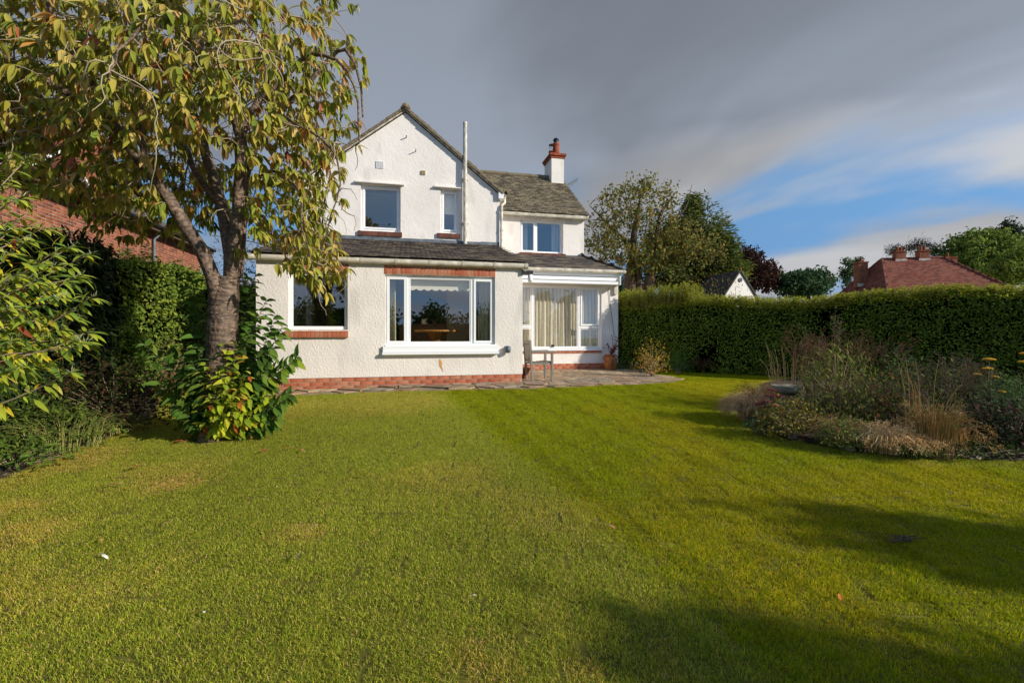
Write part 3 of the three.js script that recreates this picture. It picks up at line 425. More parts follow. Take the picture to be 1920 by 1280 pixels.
{ // curtains and blinds hang behind the glass
  const drape = (x0, x1, y0, y1, d, folds, amp, label, grp, m = M.curtain, rot = 0) => {
    const o = inHouse('curtain', label, 'curtain', (x0 + x1) / 2, y0, d, rot, grp), w = x1 - x0, h = y1 - y0, n = folds * 8, g = new THREE.PlaneGeometry(w, h, n, 6); g.translate(0, h / 2, 0); const P = g.attributes.position; const ph = R(0, 9);
    for (let i = 0; i < P.count; i++) { const x = P.getX(i), t = P.getY(i) / h, u = (x + w / 2) / w; const q = u * folds * 6.283; P.setZ(i, amp * (Math.sin(q + 1.6 * noise(u * folds * 0.6, ph) * 3) * (0.55 + 0.45 * (1 - t)) + 0.5 * (noise(u * folds * 0.7 + ph, t * 1.5) - 0.5))); P.setX(i, x + amp * 0.5 * Math.cos(q * 0.5 + ph) * (1 - t)); }
    g.computeVertexNormals(); part('fabric', uvm(g), m, o); const r = new MB(); r.tube([V(-w / 2, h + 0.01, 0), V(w / 2, h + 0.01, 0)], 0.012, 6); r.build('heading_rail', M.upvc, o); return o;
  };
  seed(8);
  drape(0.20, 1.70, 0.62, 2.33, 3.24, 13, 0.04, 'cream curtain behind the left half of the garden room window', 'cream curtains');
  drape(1.62, 3.1, 0.62, 2.33, 3.30, 14, 0.04, 'cream curtain behind the right half of the garden room window', 'cream curtains');
  const sage = std({ color: hex(0xb9b48e), roughness: 0.95, side: THREE.DoubleSide });
  drape(-2.78, -2.55, 0.30, 2.15, 0.36, 3, 0.035, 'sage green curtain drawn back at the left of the wide dining window', null, sage);
  drape(-0.86, -0.60, 0.30, 2.15, 0.36, 3, 0.035, 'sage green curtain drawn back at the right of the wide dining window', null, sage);
  const net = new THREE.MeshPhysicalMaterial({ color: hex(0xeef0f2), roughness: 0.95, transmission: 0.5, thickness: 0, side: THREE.DoubleSide });
  drape(1.04, 1.36, 3.45, 4.5, 4.75, 4, 0.02, 'white net curtain at the left of the upper wing window', null, net);
  drape(2.16, 2.46, 3.45, 4.5, 4.75, 4, 0.02, 'white net curtain at the right of the upper wing window', null, net);
  { const o = inHouse('scalloped_blind', 'cream roller blind with scalloped hem at the top of the wide window', 'blind', -1.68, 2.15, 0.22); const s = new THREE.Shape(); s.moveTo(-0.62, 0); s.lineTo(-0.62, -0.235); for (let i = 0; i < 8; i++) { const a = -0.62 + i * 0.155; s.quadraticCurveTo(a + 0.0775, -0.30, a + 0.155, -0.235); } s.lineTo(0.62, 0); part('fabric', new THREE.ExtrudeGeometry(s, { depth: 0.004, bevelEnabled: false }), M.blind, o); const r = new MB(); r.tube([V(-0.64, 0.01, 0), V(0.64, 0.01, 0)], 0.022, 10); r.build('roller', M.upvc, o); }
  { const o = inHouse('window_blind', 'white blind half drawn in the narrow upper window', 'blind', -1.238, 4.74, 3.14); const s = new MB(); s.box(-0.17, -0.52, 0, 0.17, 0, 0.005); s.build('fabric', M.blind, o); const r = new MB(); r.box(-0.17, -0.54, -0.006, 0.17, -0.521, 0.011); r.build('bottom_bar', M.upvc, o); }
  { const o = inHouse('dining_table', 'round light oak dining table behind the wide window', 'table', -1.72, 0.35, 0.72); const t = lathe([[0.001, 0.70], [0.44, 0.70], [0.455, 0.715], [0.455, 0.735], [0.44, 0.75], [0.001, 0.75]], 40); part('table_top', uvm(t), M.oak, o); const l = lathe([[0.30, 0], [0.28, 0.03], [0.07, 0.08], [0.06, 0.5], [0.20, 0.68], [0.20, 0.70]], 24); part('pedestal', uvm(l), M.oak, o); }
  { const o = inHouse('sideboard', 'long light oak sideboard under the reflection in the wide window', 'sideboard', -1.75, 0.35, 2.1), b = new MB(); b.box(-0.75, 0.08, -0.22, 0.75, 0.86, 0.22); b.build('carcass', M.oak, o); const t = new MB(); t.box(-0.78, 0.862, -0.24, 0.78, 0.90, 0.25); t.build('top', M.oak, o); for (const x of [-0.5, 0, 0.5]) { const d = new MB(); d.box(x - 0.235, 0.12, 0.222, x + 0.235, 0.82, 0.235); d.build('door', M.oak, o); } const f = new MB(); for (const x of [-0.7, 0.7]) for (const z of [-0.18, 0.18]) f.box(x - 0.03, 0, z - 0.03, x + 0.03, 0.078, z + 0.03); f.build('foot', M.oak, o); }
  const chair = (x, d, turn, label) => { const o = inHouse('dining_chair', label, 'chair', x, 0.35, d, turn, 'upholstered chairs inside the wide window'); const s = new MB(); s.box(-0.22, 0.42, -0.22, 0.22, 0.50, 0.22); s.build('seat', M.cream, o); const b = new THREE.ExtrudeGeometry((() => { const q = new THREE.Shape(); q.moveTo(-0.2, 0.5); q.lineTo(-0.22, 0.98); q.quadraticCurveTo(-0.2, 1.08, -0.1, 1.08); q.lineTo(0.1, 1.08); q.quadraticCurveTo(0.2, 1.08, 0.22, 0.98); q.lineTo(0.2, 0.5); return q; })(), { depth: 0.06, bevelEnabled: true, bevelSize: 0.012, bevelThickness: 0.012, bevelSegments: 2 }); b.translate(0, 0, -0.26); part('backrest', uvm(b), M.cream, o); for (const a of [-0.19, 0.19]) for (const c of [-0.19, 0.19]) { const l = new MB(); l.box(a - 0.02, 0, c - 0.02, a + 0.02, 0.419, c + 0.02); l.build('leg', M.oak, o); } };
  chair(-2.48, 0.62, 1.2, 'cream upholstered chair behind the left light of the wide window');
  chair(-0.98, 0.68, -1.9, 'cream upholstered chair behind the right light of the wide window');
  { const o = inHouse('screen_panel', 'beige folding panel standing inside the wide window', 'screen', -1.12, 0.35, 1.75, -0.15); const b = new MB(); b.box(-0.28, 0, -0.02, 0.28, 1.75, 0.02); b.build('panel', M.plaster, o); const f = new MB(); f.box(-0.30, 0, -0.025, -0.281, 1.77, 0.025); f.box(0.281, 0, -0.025, 0.30, 1.77, 0.025); f.build('frame', M.oak, o); }
  { const o = inHouse('antler_ornament', 'small white antler ornament on the oak sideboard', 'ornament', -1.68, 1.25, 2.05); const b = new MB(); b.tube([V(0, 0, 0), V(-0.03, 0.06, 0), V(-0.1, 0.13, 0.02)], [0.016, 0.012, 0.004], 6); b.tube([V(0, 0, 0), V(0.03, 0.07, 0), V(0.09, 0.15, 0)], [0.016, 0.012, 0.004], 6); b.tube([V(-0.03, 0.06, 0), V(-0.02, 0.12, 0)], [0.01, 0.003], 5); b.build('antler', M.cream, o); const s = lathe([[0.05, 0], [0.05, 0.012], [0.015, 0.02], [0.001, 0.022]], 14); part('base', uvm(s), M.oak, o); }
}
// ================================================================ ground, patio, beds
{ const n = 120, pos = [], uv = [], idx = []; const xs = [], zs = [];
  for (let i = 0; i <= n; i++) { const t = i / n * 2 - 1; xs.push(Math.sign(t) * Math.pow(Math.abs(t), 2.2) * 160); }
  for (let i = 0; i <= n; i++) { const t = i / n * 2 - 1; zs.push(-5 + Math.sign(t) * Math.pow(Math.abs(t), 2.2) * 160); }
  for (const z of zs) for (const x of xs) { pos.push(x, G(x, z) - 0.004, z); uv.push(x, z); }
  for (let j = 0; j < n; j++) for (let i = 0; i < n; i++) { const a = j * (n + 1) + i; idx.push(a, a + n + 1, a + 1, a + 1, a + n + 1, a + n + 2); }
  const g = new THREE.BufferGeometry(); g.setAttribute('position', new THREE.Float32BufferAttribute(pos, 3)); g.setAttribute('uv', new THREE.Float32BufferAttribute(uv, 2)); g.setIndex(idx); g.computeVertexNormals();
  const thatch = tex(512, 2.4, (u, v) => { const a = tiled((x, y) => fbm(x, y, 0, 5), u, v, 14), b = tiled((x, y) => noise(x * 9, y * 9), u, v, 9); const k = 0.55 + 0.5 * a + 0.15 * b; return [k * 0.95, k * 0.92, k * 0.62]; });
  part('ground', g, std({ color: hex(0x78762c), map: thatch, roughness: 1 }), scene, 'structure'); }
const patioW = [[980, 729], [1100, 725.5], [1200, 721], [1262, 716.5], [1285, 711.5], [1262, 706.5], [1225, 703], [1205, 694]].map(p => { const q = onGround(...p); return [q.x, q.z]; });
const toXZ = (x, d) => { const q = toWorld(x, 0, d); return [q.x, q.z]; };
const patioPoly = [toXZ(-5.35, -0.52), toXZ(-2.5, -0.52), ...patioW, toXZ(4.3, 4.6), toXZ(3.3, 4.6), toXZ(3.3, 3.2), toXZ(-0.3, 3.2), toXZ(-0.3, 0.2), toXZ(-5.35, 0.2)];
const bedPoly = [[3.42, -7.1], [3.16, -6.0], [3.25, -5.4], [3.62, -4.95], [4.3, -4.72], [5.2, -4.62], [9, -4.9], [11.5, -6.5], [9, -9.0], [6.6, -10.6], [5.2, -9.4], [4.0, -8.0]];
const leftPoly = [[-4.4, -3.2], [-4.62, -4.2], [-4.75, -4.9], [-4.85, -5.7], [-5.15, -6.6], [-5.85, -7.6], [-6.6, -8.0], [-6.6, -13.5], [-9, -13.5], [-9, 2], [-4.6, 2]];
function sheet(poly, lift, thick) { const s = new THREE.Shape(poly.map(([x, z]) => new THREE.Vector2(x, -z))); const g = new THREE.ExtrudeGeometry(s, { depth: thick, bevelEnabled: false, steps: 1 }); g.rotateX(-Math.PI / 2); const P = g.attributes.position; for (let i = 0; i < P.count; i++) P.setY(i, P.getY(i) - thick + lift + G(P.getX(i), P.getZ(i))); g.computeVertexNormals(); return uvm(g); }
{ seed(31);
  const patio = group('patio', scene); patio.userData.kind = 'structure';
  part('mortar_bed', sheet(patioPoly, 0.012, 0.10), std({ color: hex(0x9c8a70), map: grime, bumpMap: grainB, bumpScale: 0.006, roughness: 1 }), patio);
  // crazy paving: cells of scattered points
  const sites = []; const tone = [0xb49a78, 0xa68a6c, 0xbca688, 0x97836b, 0xad9480, 0x9c907e].map(c => std({ color: hex(c), map: stoneT, bumpMap: grainB, bumpScale: 0.006, roughness: 0.9 }));
  for (let x = -6; x < 6; x += 0.50) for (let z = -14.5; z < -7; z += 0.40) sites.push([x + R(-0.2, 0.2), z + R(-0.17, 0.17)]);
  const clip = (poly, a, b, c) => { const o = []; for (let i = 0; i < poly.length; i++) { const p = poly[i], q = poly[(i + 1) % poly.length], dp = a * p[0] + b * p[1] - c, dq = a * q[0] + b * q[1] - c; if (dp <= 0) o.push(p); if (dp * dq < 0) { const t = dp / (dp - dq); o.push([lerp(p[0], q[0], t), lerp(p[1], q[1], t)]); } } return o; };
  for (const s of sites) {
    if (!inPoly(s[0], s[1], patioPoly)) continue;
    let c = [[s[0] - 0.6, s[1] - 0.6], [s[0] + 0.6, s[1] - 0.6], [s[0] + 0.6, s[1] + 0.6], [s[0] - 0.6, s[1] + 0.6]];
    for (const o of sites) { const dx = o[0] - s[0], dz = o[1] - s[1]; if (o === s || dx * dx + dz * dz > 1.6) continue; const m = (o[0] * o[0] + o[1] * o[1] - s[0] * s[0] - s[1] * s[1]) / 2, L = Math.hypot(dx, dz); c = clip(c, dx / L, dz / L, m / L - 0.011); }
    if (c.length < 3) continue; const cc = c.map(([x, z]) => { if (inPoly(x, z, patioPoly)) return [x, z]; let t = 1; while (t > 0.2 && !inPoly(lerp(s[0], x, t), lerp(s[1], z, t), patioPoly)) t -= 0.04; return [lerp(s[0], x, t), lerp(s[1], z, t)]; });
    const h = R(0.016, 0.026), sh = new THREE.Shape(cc.map(([x, z]) => new THREE.Vector2(x - s[0], -(z - s[1])))), g = new THREE.ExtrudeGeometry(sh, { depth: 0.02, bevelEnabled: true, bevelSize: 0.006, bevelThickness: 0.006, bevelSegments: 1, bevelOffset: -0.006 }); g.rotateX(-Math.PI / 2); g.translate(0, -0.026 + h, 0);
    const m = part('paving_stone', uvm(g), tone[Math.floor(R(0, tone.length))], patio); m.position.set(s[0], G(s[0], s[1]) + 0.004, s[1]); m.rotation.set(R(-0.006, 0.006), 0, R(-0.006, 0.006));
  }
}
part('flower_bed_soil', sheet(bedPoly, 0.02, 0.05), M.soil, scene, 'structure');
part('border_soil', sheet(leftPoly, 0.02, 0.05), M.soil, scene, 'structure');

// ================================================================ the lawn
{ seed(77);
  const blades = (n, S, hmin, hmax) => { // a square of turf S metres wide
    const mb = new MB(), cols = ['#7a9020', '#8a9a22', '#688420', '#98a02c', '#a89a50', '#7c9424', '#8c9826'].map(hex);
    for (let i = 0; i < n; i++) {
      const x = R(-S / 2, S / 2), z = R(-S / 2, S / 2), h = R(hmin, hmax), a = R(0, 6.283), w = R(0.0008, 0.0018), lean = R(0.1, 1.25) * h, la = R(0, 6.283), lx = Math.cos(la) * lean, lz = Math.sin(la) * lean;
      const c = cols[(rnd() < 0.07 ? 4 : [0, 1, 2, 3, 5, 6][Math.floor(rnd() * 6)])], sx = Math.cos(a) * w, sz = Math.sin(a) * w; mb.tint = c.clone().multiplyScalar(R(0.88, 1.15));
      const nn = V(-Math.sin(a), 0.7, Math.cos(a)).normalize();
      const k = mb.v(V(x - sx, 0, z - sz), nn); mb.v(V(x + sx, 0, z + sz), nn); mb.v(V(x + lx * .35 - sx * .8, h * 0.6, z + lz * .35 - sz * .8), nn); mb.v(V(x + lx * .35 + sx * .8, h * 0.6, z + lz * .35 + sz * .8), nn); mb.v(V(x + lx, h * (1 - 0.35 * lean / h), z + lz), nn);
      mb.i.push(k, k + 1, k + 3, k, k + 3, k + 2, k + 2, k + 3, k + 4);
    }
    return mb.make();
  };
  const S = 0.16, gm = new THREE.MeshPhysicalMaterial({ color: 0xffffff, vertexColors: true, roughness: 0.95, transmission: 0.5, thickness: 0, specularIntensity: 0.08, side: THREE.DoubleSide });
  const geos = []; for (let k = 0; k < 6; k++) geos.push(blades(540, S, 0.010, 0.027)); geos.push(blades(430, S, 0.016, 0.045));
  const put = geos.map(() => []);
  const BALD = [[20, 1005, 0.5], [40, 950, 0.35], [190, 850, 0.45], [150, 872, 0.4], [1022, 1165, 0.13], [1090, 1250, 0.16], [1270, 1235, 0.12], [560, 1000, 0.3], [330, 905, 0.35], [900, 1240, 0.25], [1480, 1070, 0.1]].map(([a, b, r]) => { const q = onGround(a, b); return [q.x, q.z, r]; });
  const stripe = (x, z) => { // the mower's last broad pass left the turf on the right greener
    const u = x + 0.38 * -z + 0.16 * (fbm(x * 1.3, z * 1.3, 0, 3) - 0.5); let s = sstep(1.72, 2.0, u); for (const [a, b] of [[0.28, 0], [0.2, -0.2], [0, -0.3], [0.42, -0.1]]) if (inPoly(x + a, z + b, bedPoly)) s *= 0.55; return s; };
  for (let Z = 0.7; Z < 14.5; Z += 0.142) for (let x = -Math.min(7.4, 1.2 * Z + 1.6); x < Math.min(7.6, 1.2 * Z + 1.6); x += 0.142) {
    const px = x + R(-0.03, 0.03), z = -Z + R(-0.03, 0.03);
    if (inPoly(px, z, patioPoly) || inPoly(px, z, bedPoly) || inPoly(px, z, leftPoly)) continue;
    const l = V(px, 0, z).sub(HO).applyAxisAngle(V(0, 1, 0), -YAW); if (l.x > -5.2 && l.x < 0.1 && l.z < 0.4) continue; if (l.x > 0 && l.x < 4.4 && l.z < -2.6) continue;
    const edge = fbm(px * 0.8 + 4, z * 0.8, 0, 3), dry0 = sstep(0.52, 0.70, fbm(px * 0.55 + 11, z * 0.55 + 3, 0, 4)) + 0.9 * sstep(-2.6, -4.6, px) * sstep(0.45, 0.6, fbm(px * 1.1 + 2, z * 1.1, 0, 3)); let dry = dry0;
    for (const [bx, bz, br0] of BALD) dry += 1.5 * sstep(br0, br0 * 0.3, Math.hypot(px - bx, (z - bz) * 1.3) + 0.25 * br0 * (fbm(px * 5, z * 5, 0, 2) - 0.5));
    const s = stripe(px, z), lines = 0.5 + 0.5 * Math.sin((px - z * 0.38) * 6.283 / 0.50), mt = s * sstep(0.75, 1, lines);
    const near = sstep(3.2, 1.4, Z);
    const base = hex(0xffffff); const r = lerp(1.36, 1.20, s) * (1 + 0.20 * dry), gq = lerp(1.13, 1.03, s) * (1 + 0.04 * dry), b = lerp(1.9, 0.34, s) * (1 + 0.45 * dry), br = (0.84 + 0.34 * edge) * (1 - 0.20 * mt) * 1.54;
    base.setRGB(r * br, gq * br, b * br);
    const tall = sstep(0.62, 0.75, fbm(px * 0.9 + 50, z * 0.9, 0, 3)) > rnd() || inPoly(px + 0.12, z - 0.18, bedPoly) || inPoly(px - 0.15, z, leftPoly) ? 6 : Math.floor(R(0, 6));
    const m = new THREE.Matrix4().makeRotationY(Math.floor(R(0, 4)) * Math.PI / 2 + R(-0.1, 0.1)); const sc = R(0.9, 1.1); m.scale(V(1.02, sc, 1.02)); const sl = G(px, z - 0.1) - G(px, z + 0.1); m.premultiply(new THREE.Matrix4().makeRotationX(Math.atan2(sl, 0.2))); m.setPosition(px, G(px, z) - 0.002, z); put[tall].push([m, base]);
  }
  const lawn = group('lawn_grass', scene); lawn.userData.kind = 'stuff'; tag(lawn, 'mown olive green lawn between the house and the viewer', 'grass', null, 'stuff');
  geos.forEach((g, k) => { if (!put[k].length) return; const im = new THREE.InstancedMesh(g, gm, put[k].length); im.name = 'turf'; im.userData.kind = 'stuff'; put[k].forEach(([m, c], i) => { im.setMatrixAt(i, m); im.setColorAt(i, c); }); im.castShadow = im.receiveShadow = true; lawn.add(im); });
}

// ================================================================ hedges
function hedge(name, label, path, wid, hFn, { pal, geo, mat, size, dens, sprigs = 0, sprigPal, weight, topPal, core = 0x1d2410, face = [1, 1, 1], dirFn }) {
  const root = thing(name, label, 'hedge'); const cv = new THREE.CatmullRomCurve3(path.map(p => V(p[0], 0, p[1]))), L = cv.getLength(), n = Math.ceil(L / 0.25);
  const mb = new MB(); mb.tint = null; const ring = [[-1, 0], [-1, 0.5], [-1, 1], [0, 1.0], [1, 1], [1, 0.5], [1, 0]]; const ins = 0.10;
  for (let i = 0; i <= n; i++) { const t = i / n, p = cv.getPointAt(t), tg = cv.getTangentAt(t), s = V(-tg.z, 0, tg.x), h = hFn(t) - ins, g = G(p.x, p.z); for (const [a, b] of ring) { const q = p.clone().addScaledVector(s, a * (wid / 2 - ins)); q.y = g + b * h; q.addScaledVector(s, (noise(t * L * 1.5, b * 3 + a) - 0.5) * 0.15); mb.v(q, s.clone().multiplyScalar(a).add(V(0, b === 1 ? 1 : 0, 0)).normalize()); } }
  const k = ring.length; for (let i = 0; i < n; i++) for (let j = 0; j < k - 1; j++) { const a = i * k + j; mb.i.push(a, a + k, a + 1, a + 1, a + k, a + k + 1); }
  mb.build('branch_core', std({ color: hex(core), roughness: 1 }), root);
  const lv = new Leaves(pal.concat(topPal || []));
  const area = (2 * hFn(0.5) + wid) * L, N = Math.round(area * dens);
  for (let i = 0; i < N; i++) {
    const t = rnd(), p = cv.getPointAt(t), tg = cv.getTangentAt(t), s = V(-tg.z, 0, tg.x), h = hFn(t), g = G(p.x, p.z); const per = (2 * h * 1) + wid; let u = R(0, per), nrm, q; let top = false;
    if (u < h * face[0]) { nrm = s.clone().negate(); q = p.clone().addScaledVector(s, -wid / 2); q.y = g + (u < h ? u : R(0, h)); } else if (u < h + wid) { nrm = V(0, 1, 0); q = p.clone().addScaledVector(s, R(-wid / 2, wid / 2)); q.y = g + h; top = true; } else { nrm = s.clone(); q = p.clone().addScaledVector(s, wid / 2); q.y = g + R(0, h); }
    const lump = (fbm(q.x * 1.7 + 3, q.y * 1.7, q.z * 1.7, 3) - 0.5) * 0.30 - Math.pow(rnd(), 2) * 0.14; q.addScaledVector(nrm, lump);
    const dir = dirFn ? dirFn(nrm) : nrm.clone().multiplyScalar(R(0.2, 1)).add(dirRnd().multiplyScalar(0.9)).add(V(0, -0.15, 0)); const isTop = top || q.y - g > h - 0.10;
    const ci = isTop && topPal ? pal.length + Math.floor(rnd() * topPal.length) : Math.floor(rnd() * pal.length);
    lv.add(q, dir, nrm.clone().add(dirRnd().multiplyScalar(0.7)).add(V(0, 0.3, 0)), size * R(0.7, 1.3), ci, 0.22);
  }
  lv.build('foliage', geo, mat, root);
  if (sprigs) { const tw = new MB(), sl = new Leaves(sprigPal); for (let i = 0; i < sprigs; i++) { const t = rnd(), p = cv.getPointAt(t), tg = cv.getTangentAt(t), s = V(-tg.z, 0, tg.x); p.addScaledVector(s, R(-wid / 2, wid / 2)); p.y = G(p.x, p.z) + hFn(t) - 0.06; const hh = (weight ? weight(t) : 1) * R(0.10, 0.36), e = p.clone().add(V(R(-0.06, 0.06), hh, R(-0.06, 0.06))); tw.tube([p, e], [0.004, 0.002], 3); const m = Math.ceil(hh / 0.013); for (let j = 0; j < m; j++) { const q = p.clone().lerp(e, (j + 0.5) / m), a = R(0, 6.283); sl.add(q, V(Math.cos(a), R(0.1, 0.9), Math.sin(a)), V(0, 1, 0).add(dirRnd().multiplyScalar(0.5)), size * R(0.8, 1.35), rnd() * sprigPal.length); } } tw.build('sprigs', M.twig, root, 'stuff'); sl.build('new_growth', geo, leafMat, root); }
  return root;
}
seed(101);
const hedgeTop = t => 1.80 + 0.05 * Math.sin(t * 9) + 0.06 * Math.sin(t * 23);
hedge('beech_hedge', 'long clipped green beech hedge with yellow-green top beyond the flower bed', [[1.9, -16.2], [3.15, -13.9], [4.7, -12.55], [6.2, -11.4], [8.2, -9.9], [10.6, -8.0], [13.2, -6.0]], 0.9, hedgeTop,
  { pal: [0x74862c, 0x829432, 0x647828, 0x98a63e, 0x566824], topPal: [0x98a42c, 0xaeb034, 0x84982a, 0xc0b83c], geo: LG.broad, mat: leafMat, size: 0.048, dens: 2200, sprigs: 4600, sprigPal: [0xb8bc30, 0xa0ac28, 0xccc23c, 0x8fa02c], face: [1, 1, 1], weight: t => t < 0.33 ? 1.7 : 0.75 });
const alongHouse = (L, z) => { const lx = -2.34 - L; const q = V(lx, 0, z).applyAxisAngle(V(0, 1, 0), YAW).add(HO); return [q.x, q.z]; };
seed(102);
hedge('conifer_hedge', 'tall dark conifer hedge in shade at the left boundary', [alongHouse(4.9, 8.5), alongHouse(4.95, 5), alongHouse(4.9, 3), alongHouse(4.9, 0.9)], 1.1, t => 2.62 + 0.12 * Math.sin(t * 8) - 0.25 * t,
  { pal: [0x2c3c18, 0x243214, 0x384a1e, 0x1c280f], geo: LG.lance, mat: solidLeaf, size: 0.12, dens: 950, core: 0x0e140a, dirFn: n => n.clone().multiplyScalar(0.6).add(V(R(-0.3, 0.3), R(-0.9, 0.1), R(-0.3, 0.3))) });
seed(103);
hedge('privet_hedge', 'clipped sunlit green hedge between the cherry trunk and the brick house', [alongHouse(4.95, 0.7), alongHouse(4.8, -2.5), alongHouse(4.3, -6.5), alongHouse(4.0, -9)], 1.1, t => 2.30 + 0.08 * Math.sin(t * 10),
  { pal: [0x637a28, 0x728a2e, 0x829636, 0x506822, 0x929c3c], geo: LG.small, mat: leafMat, size: 0.075, dens: 900, sprigs: 160, sprigPal: [0x8fa034, 0x7d9430] });
// ================================================================ shrubs and herbaceous plants
function shrub(name, label, base, rad, h, n, o = {}) { // rounded leafy bush: stems fan out from the base, leaves fill the outer part
  const root = thing(name, label, o.cat || 'shrub', base); const st = new MB(), lv = new Leaves(o.pal); const stems = o.stems || 24;
  const shape = p => { p.y = Math.abs(p.y); return p; };
  for (let i = 0; i < stems; i++) { const d = shape(dirRnd()), e = V(d.x * rad[0] * 0.9, h * (0.25 + 0.7 * d.y) , d.z * rad[1] * 0.9); st.tube(curve([V(R(-.06, .06), 0, R(-.06, .06)), V(e.x * 0.35, e.y * 0.55, e.z * 0.35), e], 5), t => lerp(o.stemR || 0.008, 0.002, t), 4); }
  st.build('stems', o.stemMat || M.twig, root, 'stuff');
  for (let i = 0; i < n; i++) {
    const d = shape(dirRnd()), k = Math.pow(rnd(), o.shell || 0.45), lump = 0.80 + 0.45 * fbm(d.x * 2.2 + base.x, d.y * 2.2 + 4, d.z * 2.2, 3);
    const q = V(d.x * rad[0] * k * lump, 0.04 + h * d.y * k * lump * 0.95 + (o.skirt || 0.1) * h * rnd(), d.z * rad[1] * k * lump);
    const dir = d.clone().multiplyScalar(R(0.2, 1)).add(dirRnd().multiplyScalar(0.7)).add(V(0, o.lift ?? 0.1, 0)); lv.add(q, dir, d.clone().add(V(0, 0.5, 0)).add(dirRnd().multiplyScalar(0.6)), o.size * R(0.65, 1.3), o.pick ? o.pick(q, d) : rnd() * o.pal.length, 0.2);
  }
  lv.build('foliage', o.geo || LG.small, o.mat || leafMat, root); return root;
}
function grasses(name, label, base, n, h, spread, o = {}) { // a tuft of arching blades, with or without flower heads
  const root = thing(name, label, o.cat || 'ornamental grass', base), cols = (o.pal || [0xb89a66, 0xa58652, 0xc8ac78]).map(hex), mb = new MB();
  for (let i = 0; i < n; i++) { mb.tint = cols[Math.floor(rnd() * cols.length)].clone().multiplyScalar(R(0.75, 1.2)); const a = R(0, 6.283), s = spread * Math.pow(rnd(), 0.6), hh = h * R(0.55, 1.1), r0 = (o.foot || 0.1) * Math.sqrt(rnd()), b = V(Math.cos(a) * r0, 0, Math.sin(a) * r0), e = V(b.x + Math.cos(a) * s, hh * (1 - (o.arch || 0.2) * s / spread), b.z + Math.sin(a) * s), m = V(lerp(b.x, e.x, 0.3), hh * 0.7, lerp(b.z, e.z, 0.3)); mb.tube(curve([b, m, e], 4), t => (o.w || 0.003) * (1 - 0.8 * t) + 0.0006, 3);
    if (o.heads && rnd() < o.heads) for (let k = 0; k < (o.bits || 8); k++) { const q = e.clone().add(inBall().multiplyScalar(o.headR || 0.05)).add(V(0, 0.0, 0)); mb.tube([e.clone().lerp(m, 0.15), q], [0.0012, 0.0006], 3); const l = q.clone().add(V(R(-.012, .012), R(-0.02, 0.006), R(-.012, .012))); mb.tube([q, l], [0.0035, 0.001], 3); } }
  mb.build('blades', new THREE.MeshStandardMaterial({ vertexColors: true, roughness: 0.95 }), root, 'stuff'); return root;
}
